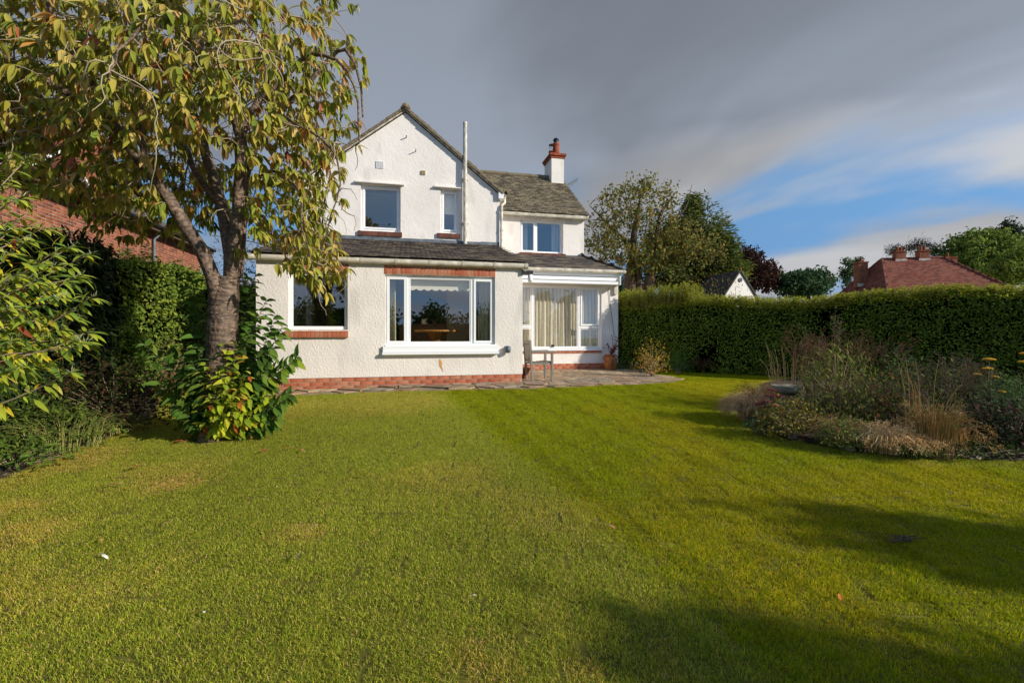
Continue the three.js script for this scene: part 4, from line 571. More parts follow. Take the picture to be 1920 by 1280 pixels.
// ================================================================ the cherry tree
function limbOf(px, r0, r1, n = 14, wob = 0.02) { const c = curve(px.map(p => at(...p)), n); c.forEach((p, i) => { if (i) p.add(inBall().multiplyScalar(wob)); }); return { pts: c, rad: c.map((_, i) => lerp(r0, r1, Math.pow(i / n, 0.8))) }; }
function ell(c, r, n, shell = 0.5) { const o = []; for (let i = 0; i < n; i++) { const v = dirRnd().multiplyScalar(Math.pow(rnd(), shell)); o.push(V(c[0] + v.x * r[0], c[1] + v.y * r[1], c[2] + v.z * r[2])); } return o; }
{ seed(2024);
  const base = onGround(408, 822), tree = thing('cherry_tree', 'large old cherry tree with drooping yellow-green autumn leaves in front of the house', 'tree', base);
  const Z = -base.z, loc = l => (l.pts.forEach(p => p.sub(base)), l);
  const limbs = [ // in pixels and metres off; the trunk forks at about 1.6 m
    limbOf([[428, 560, Z], [432, 480, Z - 0.05], [418, 400, Z + 0.10], [400, 330, Z + 0.35], [375, 250, Z + 0.55], [345, 150, Z + 0.7], [330, 40, Z + 0.8], [320, -60, Z + 0.8]], 0.115, 0.045),
    limbOf([[430, 560, Z], [438, 470, Z - 0.1], [448, 370, Z - 0.15], [450, 265, Z - 0.2], [425, 180, Z - 0.35], [375, 90, Z - 0.6], [330, 10, Z - 0.8], [300, -60, Z - 0.9]], 0.105, 0.05),
    limbOf([[448, 270, Z - 0.2], [470, 210, Z - 0.15], [530, 150, Z - 0.1], [580, 105, Z - 0.1], [640, 120, Z - 0.15], [672, 185, Z - 0.2], [672, 270, Z - 0.2]], 0.055, 0.012),
    limbOf([[444, 520, Z + 0.05], [452, 420, Z + 0.1], [462, 310, Z + 0.15], [488, 260, Z + 0.2], [535, 195, Z + 0.3], [600, 130, Z + 0.4], [640, 90, Z + 0.4], [668, 130, Z + 0.35], [680, 220, Z + 0.3]], 0.085, 0.014),
    limbOf([[410, 570, Z - 0.05], [385, 490, Z - 0.15], [345, 420, Z - 0.25], [300, 350, Z - 0.35], [255, 290, Z - 0.45], [215, 235, Z - 0.5], [165, 195, Z - 0.55], [95, 155, Z - 0.6], [0, 110, Z - 0.7], [-120, 90, Z - 0.8]], 0.115, 0.04),
    limbOf([[235, 265, Z - 0.48], [190, 190, Z - 0.7], [150, 110, Z - 1.0], [105, 40, Z - 1.2], [60, -40, Z - 1.3]], 0.05, 0.025),
    limbOf([[280, 325, Z - 0.4], [262, 250, Z - 0.1], [250, 150, Z + 0.1], [235, 60, Z + 0.2], [230, -50, Z + 0.2]], 0.055, 0.03),
    limbOf([[408, 380, Z + 0.15], [365, 320, Z + 0.5], [345, 270, Z + 0.8], [300, 200, Z + 1.1], [240, 130, Z + 1.3]], 0.06, 0.025),
    limbOf([[500, 205, Z - 0.12], [560, 235, Z - 0.35], [610, 265, Z - 0.5], [640, 330, Z - 0.5], [620, 410, Z - 0.5], [600, 480, Z - 0.45]], 0.028, 0.006),
    limbOf([[560, 160, Z + 0.3], [600, 240, Z + 0.5], [620, 330, Z + 0.5], [590, 430, Z + 0.4], [560, 500, Z + 0.3]], 0.03, 0.006),
    limbOf([[380, 100, Z - 0.58], [330, 60, Z - 1.1], [270, 50, Z - 1.5], [225, 90, Z - 1.7], [200, 150, Z - 1.75]], 0.035, 0.008),
    limbOf([[426, 185, Z - 0.34], [420, 90, Z - 0.9], [440, 40, Z - 1.3], [480, 60, Z - 1.5], [500, 130, Z - 1.5]], 0.03, 0.007),
    limbOf([[475, 330, Z + 0.15], [520, 320, Z - 0.1], [560, 360, Z - 0.3], [570, 440, Z - 0.4], [590, 520, Z - 0.45]], 0.026, 0.005),
  ].map(loc);
  const trunk = new MB(); const tp = curve([[404, 826, Z], [406, 780, Z], [412, 700, Z], [416, 630, Z], [420, 570, Z], [424, 520, Z]].map(p => at(...p).sub(base)), 16);
  trunk.tube(tp, t => (t < 0.15 ? lerp(0.20, 0.140, t / 0.15) : lerp(0.140, 0.158, t)) * (t > 0.92 ? 0.9 : 1), 26, 0.42); trunk.build('trunk', M.bark, tree);
  limbs.forEach((l, i) => new MB().tube(l.pts, l.rad.map(r => r * 0.74), i < 8 ? 12 : 7, i < 6 ? 0.12 : 0.05).build('limb', M.bark, tree));
  const L = c => [c[0] - base.x, c[1] - base.y, c[2] - base.z];
  const targets = [
    ...ell(L([-3.7, 4.5, -5.5]), [1.85, 1.2, 1.8], 1085), ...ell(L([-2.6, 3.1, -5.45]), [0.62, 1.45, 0.75], 577), ...ell(L([-5.6, 3.9, -5.2]), [1.5, 1.1, 1.3], 700),
    ...ell(L([-3.2, 3.45, -4.2]), [1.2, 0.75, 0.5], 402), ...ell(L([-4.6, 3.5, -4.3]), [0.9, 0.9, 0.5], 262), ...ell(L([-3.0, 2.6, -6.2]), [0.55, 0.5, 0.5], 105), ...ell(L([-4.6, 3.2, -6.6]), [1.2, 0.7, 0.8], 262), ...ell(L([-2.3, 1.9, -5.35]), [0.35, 0.45, 0.4], 122), ...ell(L([-4.7, 2.8, -5.3]), [0.7, 0.5, 0.5], 110), ...ell(L([-4.9, 2.75, -4.6]), [0.6, 0.5, 0.4], 80), ...ell(L([-5.1, 2.9, -6.4]), [1.2, 0.6, 0.7], 190), ...ell(L([-4.0, 2.6, -5.0]), [0.35, 0.3, 0.4], 45),
  ];
  const nodes = grow({ limbs, targets, step: 0.085, reach: 1.6, kill: 0.115, jitter: 0.42, droop: 0.18, iters: 100, tipR: 0.0032, pipe: 2.5 });
  const tw = twigMesh(nodes, 4), lv = new Leaves([0x969a38, 0xa8a442, 0xbcae50, 0xc8b262, 0x7e8a30, 0xc49050, 0xbc6c50, 0x607426, 0xd0b474, 0x889238]);
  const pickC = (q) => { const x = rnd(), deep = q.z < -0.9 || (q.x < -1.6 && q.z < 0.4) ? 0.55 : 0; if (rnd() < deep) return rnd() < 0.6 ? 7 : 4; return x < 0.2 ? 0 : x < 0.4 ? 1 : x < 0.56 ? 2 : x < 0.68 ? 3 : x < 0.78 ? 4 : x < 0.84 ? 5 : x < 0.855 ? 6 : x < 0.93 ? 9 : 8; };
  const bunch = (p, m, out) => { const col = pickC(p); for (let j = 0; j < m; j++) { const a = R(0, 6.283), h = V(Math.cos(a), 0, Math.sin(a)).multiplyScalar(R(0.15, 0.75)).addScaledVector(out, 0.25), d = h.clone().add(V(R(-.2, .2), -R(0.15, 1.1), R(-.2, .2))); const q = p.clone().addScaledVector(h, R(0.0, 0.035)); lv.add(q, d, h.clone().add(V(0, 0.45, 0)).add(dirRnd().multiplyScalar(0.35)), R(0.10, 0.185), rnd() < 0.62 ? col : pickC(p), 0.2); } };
  for (const n of nodes) { if (n.limb || n.r > 0.0115) continue; const out = V(n.p.x, 0, n.p.z).normalize(); if (!n.kids.length) bunch(n.p, 6, out); else if (rnd() < 0.45) bunch(n.p, Math.floor(R(3, 6)), out); }
  // pale hanging twigs, many of them leafless
  const hang = new MB(), cand = nodes.filter(n => n.r > 0.006 && n.r < 0.03);
  for (let i = 0; i < 420; i++) { const s = cand[Math.floor(rnd() * cand.length)].p, pts = [s.clone()]; let d = dirRnd(); d.y = R(-0.3, 0.5); const m = Math.floor(R(6, 15)); for (let k = 0; k < m; k++) { d.add(dirRnd().multiplyScalar(0.6)).add(V(0, -0.14, 0)).normalize(); const q = pts[k].clone().addScaledVector(d, R(0.05, 0.10)), w = q.clone().add(base); if (960 + w.x / -w.z * 860 > 672) break; pts.push(q); } hang.tube(pts, t => lerp(0.0075, 0.003, t), 4); if (rnd() < 0.4) bunch(pts[pts.length - 1], 4, d.clone().setY(0)); }
  tw.build('twigs', M.twig, tree, 'stuff'); hang.build('hanging_twigs', M.paleTwig, tree, 'stuff');
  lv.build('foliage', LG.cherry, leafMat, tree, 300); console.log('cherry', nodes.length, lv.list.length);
}
// shoots from the foot of the tree: one leafy clump
{ seed(555);
  const base = onGround(424, 818), sh = thing('cherry_sucker_clump', 'leafy green and lime shoots growing round the foot of the cherry tree', 'shrub', base);
  const Z = -base.z, st = new MB(), lv = new Leaves([0x4f6e24, 0x5e7e2c, 0x748c34, 0x42601e, 0xa6b428, 0xc0c43c, 0x8aa02c, 0xd0b040, 0xb4642c]);
  const shoot = (tip, n, lime, size = 0.13, start) => {
    const b = start || V(R(-0.26, 0.26), 0, R(-0.12, 0.22)), e = at(...tip).sub(base), m = V(lerp(b.x, e.x, 0.45), lerp(b.y, e.y, 0.55), lerp(b.z, e.z, 0.45)), c = curve([b, m, e], 12); st.tube(c, t => lerp(0.007, 0.0022, t), 5); const cv = new THREE.CatmullRomCurve3(c);
    for (let i = 0; i < n; i++) { const t = 0.22 + 0.78 * (i + R(0, 0.7)) / n, q = cv.getPointAt(Math.min(1, t)), tg = cv.getTangentAt(Math.min(1, t)); const a = i * 2.4 + R(-0.4, 0.4); let s = tg.clone().cross(V(Math.cos(a), 0.2, Math.sin(a))).normalize(); const d = s.multiplyScalar(1).addScaledVector(tg, 0.55).add(V(0, R(-0.35, 0.1), 0)); const x = rnd(); const ci = lime ? (x < .42 ? 4 : x < .68 ? 5 : x < .86 ? 6 : x < .95 ? 7 : 8) : (x < .36 ? 0 : x < .7 ? 1 : x < .86 ? 2 : x < 0.97 ? 3 : 6); lv.add(q, d, V(0, 1, 0.25).addScaledVector(tg, -0.4).add(dirRnd().multiplyScalar(0.35)), size * R(0.7, 1.2) * (t > 0.93 ? 0.8 : 1), ci, 0.16); }
  };
  for (const t of [[350, 510, Z], [362, 560, Z + .1], [345, 590, Z - .1], [480, 510, Z + .2], [500, 560, Z + .1], [515, 590, Z], [455, 500, Z + .35], [530, 610, Z - .1], [470, 580, Z + .3], [385, 600, Z + .35], [548, 680, Z - .1], [560, 665, Z + .05], [510, 650, Z - .2], [370, 650, Z - .2], [345, 665, Z]]) shoot(t, 50, false, 0.175);
  for (const t of [[262, 640, Z - .2], [275, 700, Z - .1], [300, 655, Z + .1], [330, 760, Z - .3], [550, 735, Z + .05], [535, 750, Z - .2], [490, 700, Z - .1], [470, 690, Z + .2], [355, 720, Z - .1], [500, 770, Z - .2], [370, 770, Z - .25], [520, 715, Z + .2], [340, 700, Z - .25], [360, 680, Z - .3], [490, 660, Z - .25], [505, 690, Z - .3], [525, 780, Z - .2], [345, 790, Z - .1], [470, 620, Z - .15], [380, 620, Z - .1]]) shoot(t, 40, false, 0.165);
  for (const t of [[418, 645, Z - .25], [440, 675, Z - .3], [405, 690, Z - .3], [455, 720, Z - .35], [390, 715, Z - .3], [430, 740, Z - .4], [470, 745, Z - .3], [400, 760, Z - .35], [445, 770, Z - .4], [425, 700, Z - .35], [480, 775, Z - .3], [410, 795, Z - .3], [455, 800, Z - .3], [440, 640, Z - .2], [385, 680, Z - .3], [470, 700, Z - .35], [420, 725, Z - .45], [390, 740, Z - .4], [450, 750, Z - .45], [500, 740, Z - .2], [375, 790, Z - .2], [430, 780, Z - .5], [495, 790, Z - .25]]) shoot(t, 24, true, 0.145);
  st.build('stems', M.darkTwig, sh, 'stuff'); lv.build('foliage', LG.sucker, leafMat, sh, 300);
}
// the tall shrub that leans in from the left edge
{ seed(909);
  const base = V(-4.55, G(0, -3.0), -2.75), sh = thing('butterfly_bush', 'yellowing shrub with arching stems leaning in from the left edge', 'shrub', base);
  const st = new MB(), lv = new Leaves([0x98a632, 0xb4b838, 0x7e9430, 0xd4b82c, 0xe0c434, 0x688434, 0x96502e, 0xbcb058]), sp = new Leaves([0xa8b088, 0xb8bc94]);
  const tips = []; for (const [x, y] of [[15, 300], [60, 300], [45, 375], [150, 465], [185, 480], [165, 520], [195, 560], [140, 590], [190, 625], [175, 645], [120, 500], [95, 430], [60, 455], [100, 545], [35, 520], [70, 600], [110, 650], [30, 640], [150, 700], [45, 690], [20, 580], [80, 680], [10, 440], [-20, 380], [-30, 500], [-40, 620], [5, 710], [130, 560], [160, 600], [85, 500], [25, 350], [50, 410], [110, 480], [75, 530], [15, 480], [50, 560], [90, 610], [130, 620], [60, 630], [160, 640], [140, 530], [20, 640], [100, 690], [0, 560], [30, 430], [-10, 330]]) tips.push([x, y, R(2.75, 3.3)]);
  for (const t of tips) { t[0] = t[0] * 0.9 - 8;
    const e = at(...t).sub(base), b = V(R(-0.2, 0.1), 0.05, R(-0.2, 0.2)), m = V(lerp(b.x, e.x, 0.42), b.y + (e.y - b.y) * 0.62 + 0.1, lerp(b.z, e.z, 0.5)), c = curve([b, m, e], 14); { const sw = inBall().multiplyScalar(0.16); c.forEach((p, i) => { const u = i / 14; p.addScaledVector(sw, Math.sin(u * 3.14)).add(inBall().multiplyScalar(i > 1 ? 0.012 : 0)); }); }; st.tube(c, q => lerp(0.015, 0.003, q), 5); const cv = new THREE.CatmullRomCurve3(c);
    const n = 46; for (let i = 0; i < n; i++) { const u = 0.45 + 0.55 * Math.pow(i / n, 0.75), q = cv.getPointAt(u), tg = cv.getTangentAt(u), a = (i >> 1) * 1.57 + (i & 1) * 3.14 + R(-0.4, 0.4), s = tg.clone().cross(V(Math.cos(a), 0.3, Math.sin(a))).normalize(), side = R(0.0, 0.14); const q2 = q.clone().addScaledVector(s, rnd() < 0.45 ? side : 0); const x = rnd(), low = q.y < 0.9; lv.add(q2, s.clone().multiplyScalar(0.8).add(tg.clone().multiplyScalar(0.8)).add(V(0, -0.3, 0)), s.clone().multiplyScalar(0.4).add(V(0, 1, 0.3)).add(dirRnd().multiplyScalar(0.3)), R(0.055, 0.125), x < .28 ? 0 : x < .52 ? 1 : x < .72 ? 2 : x < (low ? .86 : .80) ? 3 : x < (low ? .92 : .84) ? 4 : x < .93 ? 5 : x < .965 ? 6 : 7, 0.18); }
    for (let k = 0; k < 10; k++) { const a = k * 0.63, h = V(Math.cos(a), R(-0.5, 0.5), Math.sin(a)).addScaledVector(e.clone().sub(m).normalize(), 0.5); lv.add(e.clone().addScaledVector(h, 0.01), h, V(0, 1, 0.4).add(dirRnd().multiplyScalar(0.4)), R(0.07, 0.13), [0, 1, 2, 0, 5][k % 5]); }
    for (let k = 0; k < 9; k++) sp.add(e.clone().addScaledVector(e.clone().sub(m).normalize(), k * 0.006), dirRnd().add(V(0, 0.9, 0)), dirRnd(), R(0.03, 0.055), rnd() * 2);
  }
  st.build('stems', M.twig, sh, 'stuff'); lv.build('foliage', LG.lance, leafMat, sh, 300); sp.build('shoot_tips', LG.needle, leafMat, sh);
}
// ================================================================ the brick house on the left
{ seed(41);
  const WX = -10.24, nb = thing('brick_house', 'red brick house beyond the left hedge, partly hidden by the cherry tree', 'house', HO, YAW);
  const wall = group('wall', nb); const H = 4.38, z0 = 5, z1 = -11.2;
  new MB().box(WX - 6, -0.05, z1, WX + 0.001, H, z0).build('backing', M.mortar, wall);
  const gs = uvm(new THREE.BoxGeometry(0.06, 0.061, 0.211)), gh = uvm(new THREE.BoxGeometry(0.06, 0.061, 0.0985)); const list = [];
  for (let k = 0; k * 0.075 < H - 0.05; k++) for (let i = 0, z = z0 - 0.12; z > z1 + 0.1; i++) { const head = k % 2 === 1; const w = head ? 0.1125 : 0.225; list.push([z - w / 2, k * 0.075 + 0.0375, head]); z -= w; }
  const inView = list.filter(b => b[0] < 0.2 && b[0] > -10.9 && b[1] > 2.2), scoreOf = b => (b[1] > 2.6 ? 1 : 0.4) / (9.2 - b[0]); inView.sort((a, b) => scoreOf(b) - scoreOf(a));
  const single = new Set(inView.slice(0, 280));
  for (const b of single) { const m = part('brick', b[2] ? gh : gs, M.oldBrick[Math.floor(R(0, 4))], wall); m.position.set(WX - 0.022 + R(-0.002, 0.002), b[1], b[0]); }
  const rest = list.filter(b => !single.has(b)); for (const hd of [0, 1]) { const l = rest.filter(b => !!b[2] === !!hd); const im = new THREE.InstancedMesh(hd ? gh : gs, std({ map: grime, roughness: 0.95 }), l.length); im.name = 'brickwork'; im.userData.kind = 'stuff'; l.forEach((b, i) => { im.setMatrixAt(i, tmpM.makeTranslation(WX - 0.022 + R(-0.002, 0.002), b[1], b[0])); im.setColorAt(i, M.oldBrick[Math.floor(R(0, 4))].color); }); im.castShadow = im.receiveShadow = true; wall.add(im); }
  const r = group('roof', nb), b = new MB(); b.quad(V(WX + 0.35, H - 0.02, z0 + 0.3), V(WX + 0.35, H - 0.02, z1 - 0.3), V(WX - 3.2, H + 2.3, z1 + 2.6), V(WX - 3.2, H + 2.3, z0)); b.quad(V(WX + 0.35, H - 0.02, z1 - 0.3), V(WX - 6.3, H - 0.02, z1 - 0.3), V(WX - 3.2, H + 2.3, z1 + 2.6), V(WX - 3.2, H + 2.3, z1 + 2.6)); b.build('roof_slope', M.slate[0], r);
  const f = new MB(); f.box(WX + 0.02, H - 0.16, z1 - 0.3, WX + 0.36, H - 0.03, z0 + 0.3); f.build('soffit', M.darkTwig, r);
  const gt = new MB(); gt.tube([V(WX + 0.40, H - 0.02, z0), V(WX + 0.40, H - 0.02, z1 - 0.3)], 0.06, 10); gt.build('gutter', M.dark, r);
  const d = group('dormer_gable', nb), dz = -3.4; const dm = new MB(); dm.bar(V(WX + 0.25, H + 0.05, dz - 1.0), V(WX + 0.25, H + 0.85, dz + 0.1), 0.06, 0.2, V(1, 0, 0)); dm.bar(V(WX + 0.25, H + 0.85, dz + 0.1), V(WX + 0.25, H + 0.05, dz + 1.2), 0.06, 0.2, V(1, 0, 0)); dm.build('bargeboard', M.upvc, d);
  const dg = new THREE.ExtrudeGeometry(shapeOf([[0.85, 0], [-1.05, 0], [-0.1, 0.78]]), { depth: 0.9, bevelEnabled: false }); dg.rotateY(Math.PI / 2); dg.translate(WX - 0.7, H + 0.03, dz); part('gable_face', uvm(dg), M.darkBrick[0], d);
  const c = group('chimney', nb), cx = WX - 0.75, cz = -5.4; const cb = new MB(); cb.box(cx - 0.35, H, cz - 0.5, cx + 0.35, H + 2.2, cz + 0.5); cb.build('stack', M.mortar, c);
  for (let k = 0; k < 27; k++) { const q = new MB(); const y = H + 0.2 + k * 0.075, o = k % 2 ? 0.1 : 0; for (let z = -0.5 - o; z < 0.49; z += 0.225) { const a = Math.max(-0.5, z), e = Math.min(0.5, z + 0.215); if (e - a > 0.03) q.box(cx + 0.3, y, cz + a, cx + 0.358, y + 0.065, cz + e); } for (let x = -0.35 - o; x < 0.34; x += 0.225) { const a = Math.max(-0.35, x), e = Math.min(0.35, x + 0.215); if (e - a > 0.03) q.box(cx + a, y, cz + 0.45, cx + e, y + 0.065, cz + 0.508); } q.build('brick_course', M.oldBrick[k % 4], c, 'stuff'); }
  for (const dz2 of [-0.22, 0.22]) { const p = lathe([[0.13, 0], [0.11, 0.3], [0.13, 0.32], [0.13, 0.38], [0.1, 0.38]], 16); p.translate(cx, H + 2.2, cz + dz2); part('chimney_pot', uvm(p), M.redClay, c); }
  const dp = new MB(); dp.tube([V(WX + 0.38, H - 0.05, -7.6), V(WX + 0.10, H - 0.35, -7.6), V(WX + 0.10, 0, -7.6)], 0.04, 8); dp.build('downpipe', M.lead, nb);
}
// ================================================================ things on and round the patio
{ seed(61);
  const o = thing('garden_chair', 'weathered grey wooden garden armchair on the patio by the house corner', 'chair', toWorld(0.42, 0.022, 0.32), YAW);
  const leg = (x, z, h, lean = 0) => { const b = new MB(); b.bar(V(x, 0, z), V(x + lean, h, z), 0.05, 0.045); b.build('leg', M.teak, o); };
  leg(0.24, 0.24, 0.60); leg(0.24, -0.24, 0.60); leg(-0.19, 0.24, 0.84, -0.05); leg(-0.19, -0.24, 0.84, -0.05);
  for (let i = 0; i < 6; i++) { const b = new MB(), x = 0.20 - i * 0.073; b.box(x - 0.03, 0.395 - i * 0.008, -0.225, x + 0.03, 0.415 - i * 0.008, 0.225); b.build('seat_slat', M.teak, o); }
  for (let i = 0; i < 9; i++) { const b = new MB(), z = -0.19 + i * 0.0475; b.bar(V(-0.205, 0.42, z), V(-0.236, 0.79, z), 0.014, 0.026, V(0, 0, 1)); b.build('back_slat', M.teak, o); }
  { const b = new MB(); b.box(-0.262, 0.785, -0.24, -0.222, 0.865, 0.24); b.build('top_rail', M.teak, o); const c = new MB(); c.box(-0.222, 0.40, -0.215, -0.19, 0.45, 0.215); c.box(0.225, 0.34, -0.215, 0.25, 0.39, 0.215); c.box(-0.19, 0.34, 0.225, 0.215, 0.385, 0.25); c.box(-0.19, 0.34, -0.25, 0.215, 0.385, -0.225); c.build('seat_frame', M.teak, o); }
  for (const z of [0.24, -0.24]) { const s = new THREE.Shape(); s.moveTo(-0.21, 0); s.lineTo(0.25, 0); s.quadraticCurveTo(0.31, 0.0, 0.31, 0.016); s.quadraticCurveTo(0.31, 0.034, 0.26, 0.034); s.lineTo(-0.21, 0.028); const g = new THREE.ExtrudeGeometry(s, { depth: 0.06, bevelEnabled: true, bevelSize: 0.004, bevelThickness: 0.004, bevelSegments: 1 }); g.translate(0, 0.60, z - 0.03); part('armrest', uvm(g), M.teak, o); }
  const pot = (name, label, x, d, y, prof, m, extra) => { const p = thing(name, label, 'plant pot', toWorld(x, y, d), YAW); part('body', uvm(lathe(prof, 30)), m, p); if (extra) extra(p); return p; };
  const flower = (h, r, b) => [[0.001, 0], [b, 0], [b + 0.004, 0.01], [r * 0.9, h * 0.78], [r, h * 0.79], [r * 1.03, h * 0.98], [r * 0.98, h], [r * 0.86, h], [r * 0.8, h * 0.8], [b * 0.9, 0.05], [0.001, 0.04]];
  const soilTop = (r, y) => p => { const c = new THREE.CircleGeometry(r, 24); c.rotateX(-Math.PI / 2); c.translate(0, y, 0); part('soil', uvm(c), M.soil, p); };
  pot('terracotta_pot', 'tapered terracotta pot standing behind the garden chair', 0.21, 0.72, 0.022, flower(0.24, 0.14, 0.09), M.redClay, soilTop(0.115, 0.19));
  pot('terracotta_pot', 'narrow terracotta pot half hidden by the house corner', 0.04, 0.95, 0.022, flower(0.27, 0.11, 0.08), M.redClay, soilTop(0.09, 0.22));
  pot('terracotta_bowl', 'bright orange clay bowl on a brick behind the garden chair', 0.13, 1.5, 0.17, flower(0.16, 0.15, 0.11), std({ color: hex(0xc4702c), map: grime, roughness: 0.8 }), soilTop(0.125, 0.12));
  { const b = thing('brick_block', 'stacked bricks holding up the orange clay bowl', 'brick stand', toWorld(0.13, 0.022, 1.5), YAW); for (let k = 0; k < 2; k++) { const m = new MB(); m.box(-0.11, k * 0.074, -0.09, 0.11, k * 0.074 + 0.068, 0.09); m.build('brick', M.brick[k], b); } }
  const us = [[0.001, 0], [0.115, 0], [0.125, 0.015], [0.165, 0.10], [0.185, 0.20], [0.178, 0.29], [0.145, 0.36], [0.125, 0.385], [0.15, 0.40], [0.16, 0.42], [0.15, 0.43], [0.12, 0.425], [0.105, 0.38], [0.001, 0.37]];
  const urn = pot('strawberry_pot', 'round terracotta pot with side holes and handles at the garden room corner', 3.18, 2.62, 0.022, us, M.terracotta, p => {
    for (const s of [-1, 1]) { const h = new MB(); h.tube(curve([V(s * 0.125, 0.40, 0), V(s * 0.20, 0.385, 0.01), V(s * 0.215, 0.33, 0.01), V(s * 0.175, 0.28, 0)], 8), 0.018, 8); h.build('handle', M.terracotta, p); }
    for (const [a, y] of [[-0.08, 0.275], [-0.2, 0.17], [0.9, 0.22], [-1.1, 0.23], [-0.05, 0.225]]) { const r = y > 0.25 ? 0.172 : 0.178, h = new THREE.SphereGeometry(0.026, 12, 8); h.scale(1, 0.85, 0.5); h.rotateY(a); h.translate(Math.sin(a) * r, y, Math.cos(a) * r); part('planting_hole', uvm(h), M.dark, p); } });
  { const p = thing('potted_acer', 'small dark red leaved plant growing in the terracotta pot', 'plant', toWorld(3.18, 0.40, 2.62), YAW), st = new MB(), lv = new Leaves([0x6a2a26, 0x8a3a30, 0x4f2420, 0x9c5240]); for (let i = 0; i < 13; i++) { const a = R(-0.6, 1.3), h = R(0.25, 0.62), e = V(Math.cos(a * 2) * 0.05 + Math.sin(a) * 0.30, h, R(-0.25, 0.2)), c = curve([V(0, 0, 0), V(e.x * 0.3 + 0.05, h * 0.5, e.z * 0.3), e], 8); st.tube(c, t => lerp(0.009, 0.002, t), 5); for (let k = 0; k < 16; k++) { const q = c[Math.floor(R(3, 9))].clone(); lv.add(q, dirRnd().add(V(0.1, -0.5, 0)), dirRnd(), R(0.04, 0.09), rnd() * 4); } } st.build('stems', std({ color: hex(0x5a2c26), roughness: 0.9 }), p, 'stuff'); lv.build('foliage', LG.lance, leafMat, p); }
  // small planting at the patio's outer edge
  const g1 = onGround(1222, 707), yel = shrub('golden_shrub', 'upright golden yellow shrub at the outer edge of the patio', g1, [0.50, 0.3], 0.80, 520, { pal: [0xb89a30, 0x9a8a30, 0xc8ac40, 0x7d7a2c, 0xb4762c], size: 0.055, stems: 26, stemMat: M.twig, lift: 0.8, shell: 0.5, skirt: 0.2 });
  shrub('green_clump', 'low fresh green clump beside the golden shrub under the hedge', onGround(1272, 700), [0.30, 0.25], 0.48, 420, { pal: [0x4f7a28, 0x5f8a30, 0x3f6a24], geo: LG.needle, size: 0.14, lift: 0.9 });
  grasses('brown_sedge', 'rusty brown arching sedge under the hedge beside the lawn', onGround(1318, 699), 420, 0.52, 0.42, { pal: [0x6e4a2a, 0x825a34, 0x5a3c24], arch: 0.65, w: 0.004, cat: 'sedge' });
  grasses('green_grass_tuft', 'thin green grass tuft between golden shrub and brown sedge', onGround(1290, 697), 120, 0.75, 0.3, { pal: [0x6f7a3c, 0x8a8a50], arch: 0.3, w: 0.003 });
  shrub('laurel_bush', 'tall glossy dark green bush filling the gap behind the patio', V(3.55, 0, -14.0), [0.7, 0.5], 1.7, 1500, { pal: [0x2f4a22, 0x3b5a28, 0x264020, 0x4a6834], geo: LG.broad, size: 0.10, skirt: 0.5, mat: solidLeaf });
  shrub('ground_cover', 'low green leaves spreading behind the patio pot', V(3.35, 0, -13.0), [0.6, 0.3], 0.3, 420, { pal: [0x4a6c26, 0x3d5c22, 0x708030], size: 0.06, cat: 'plant' });
}
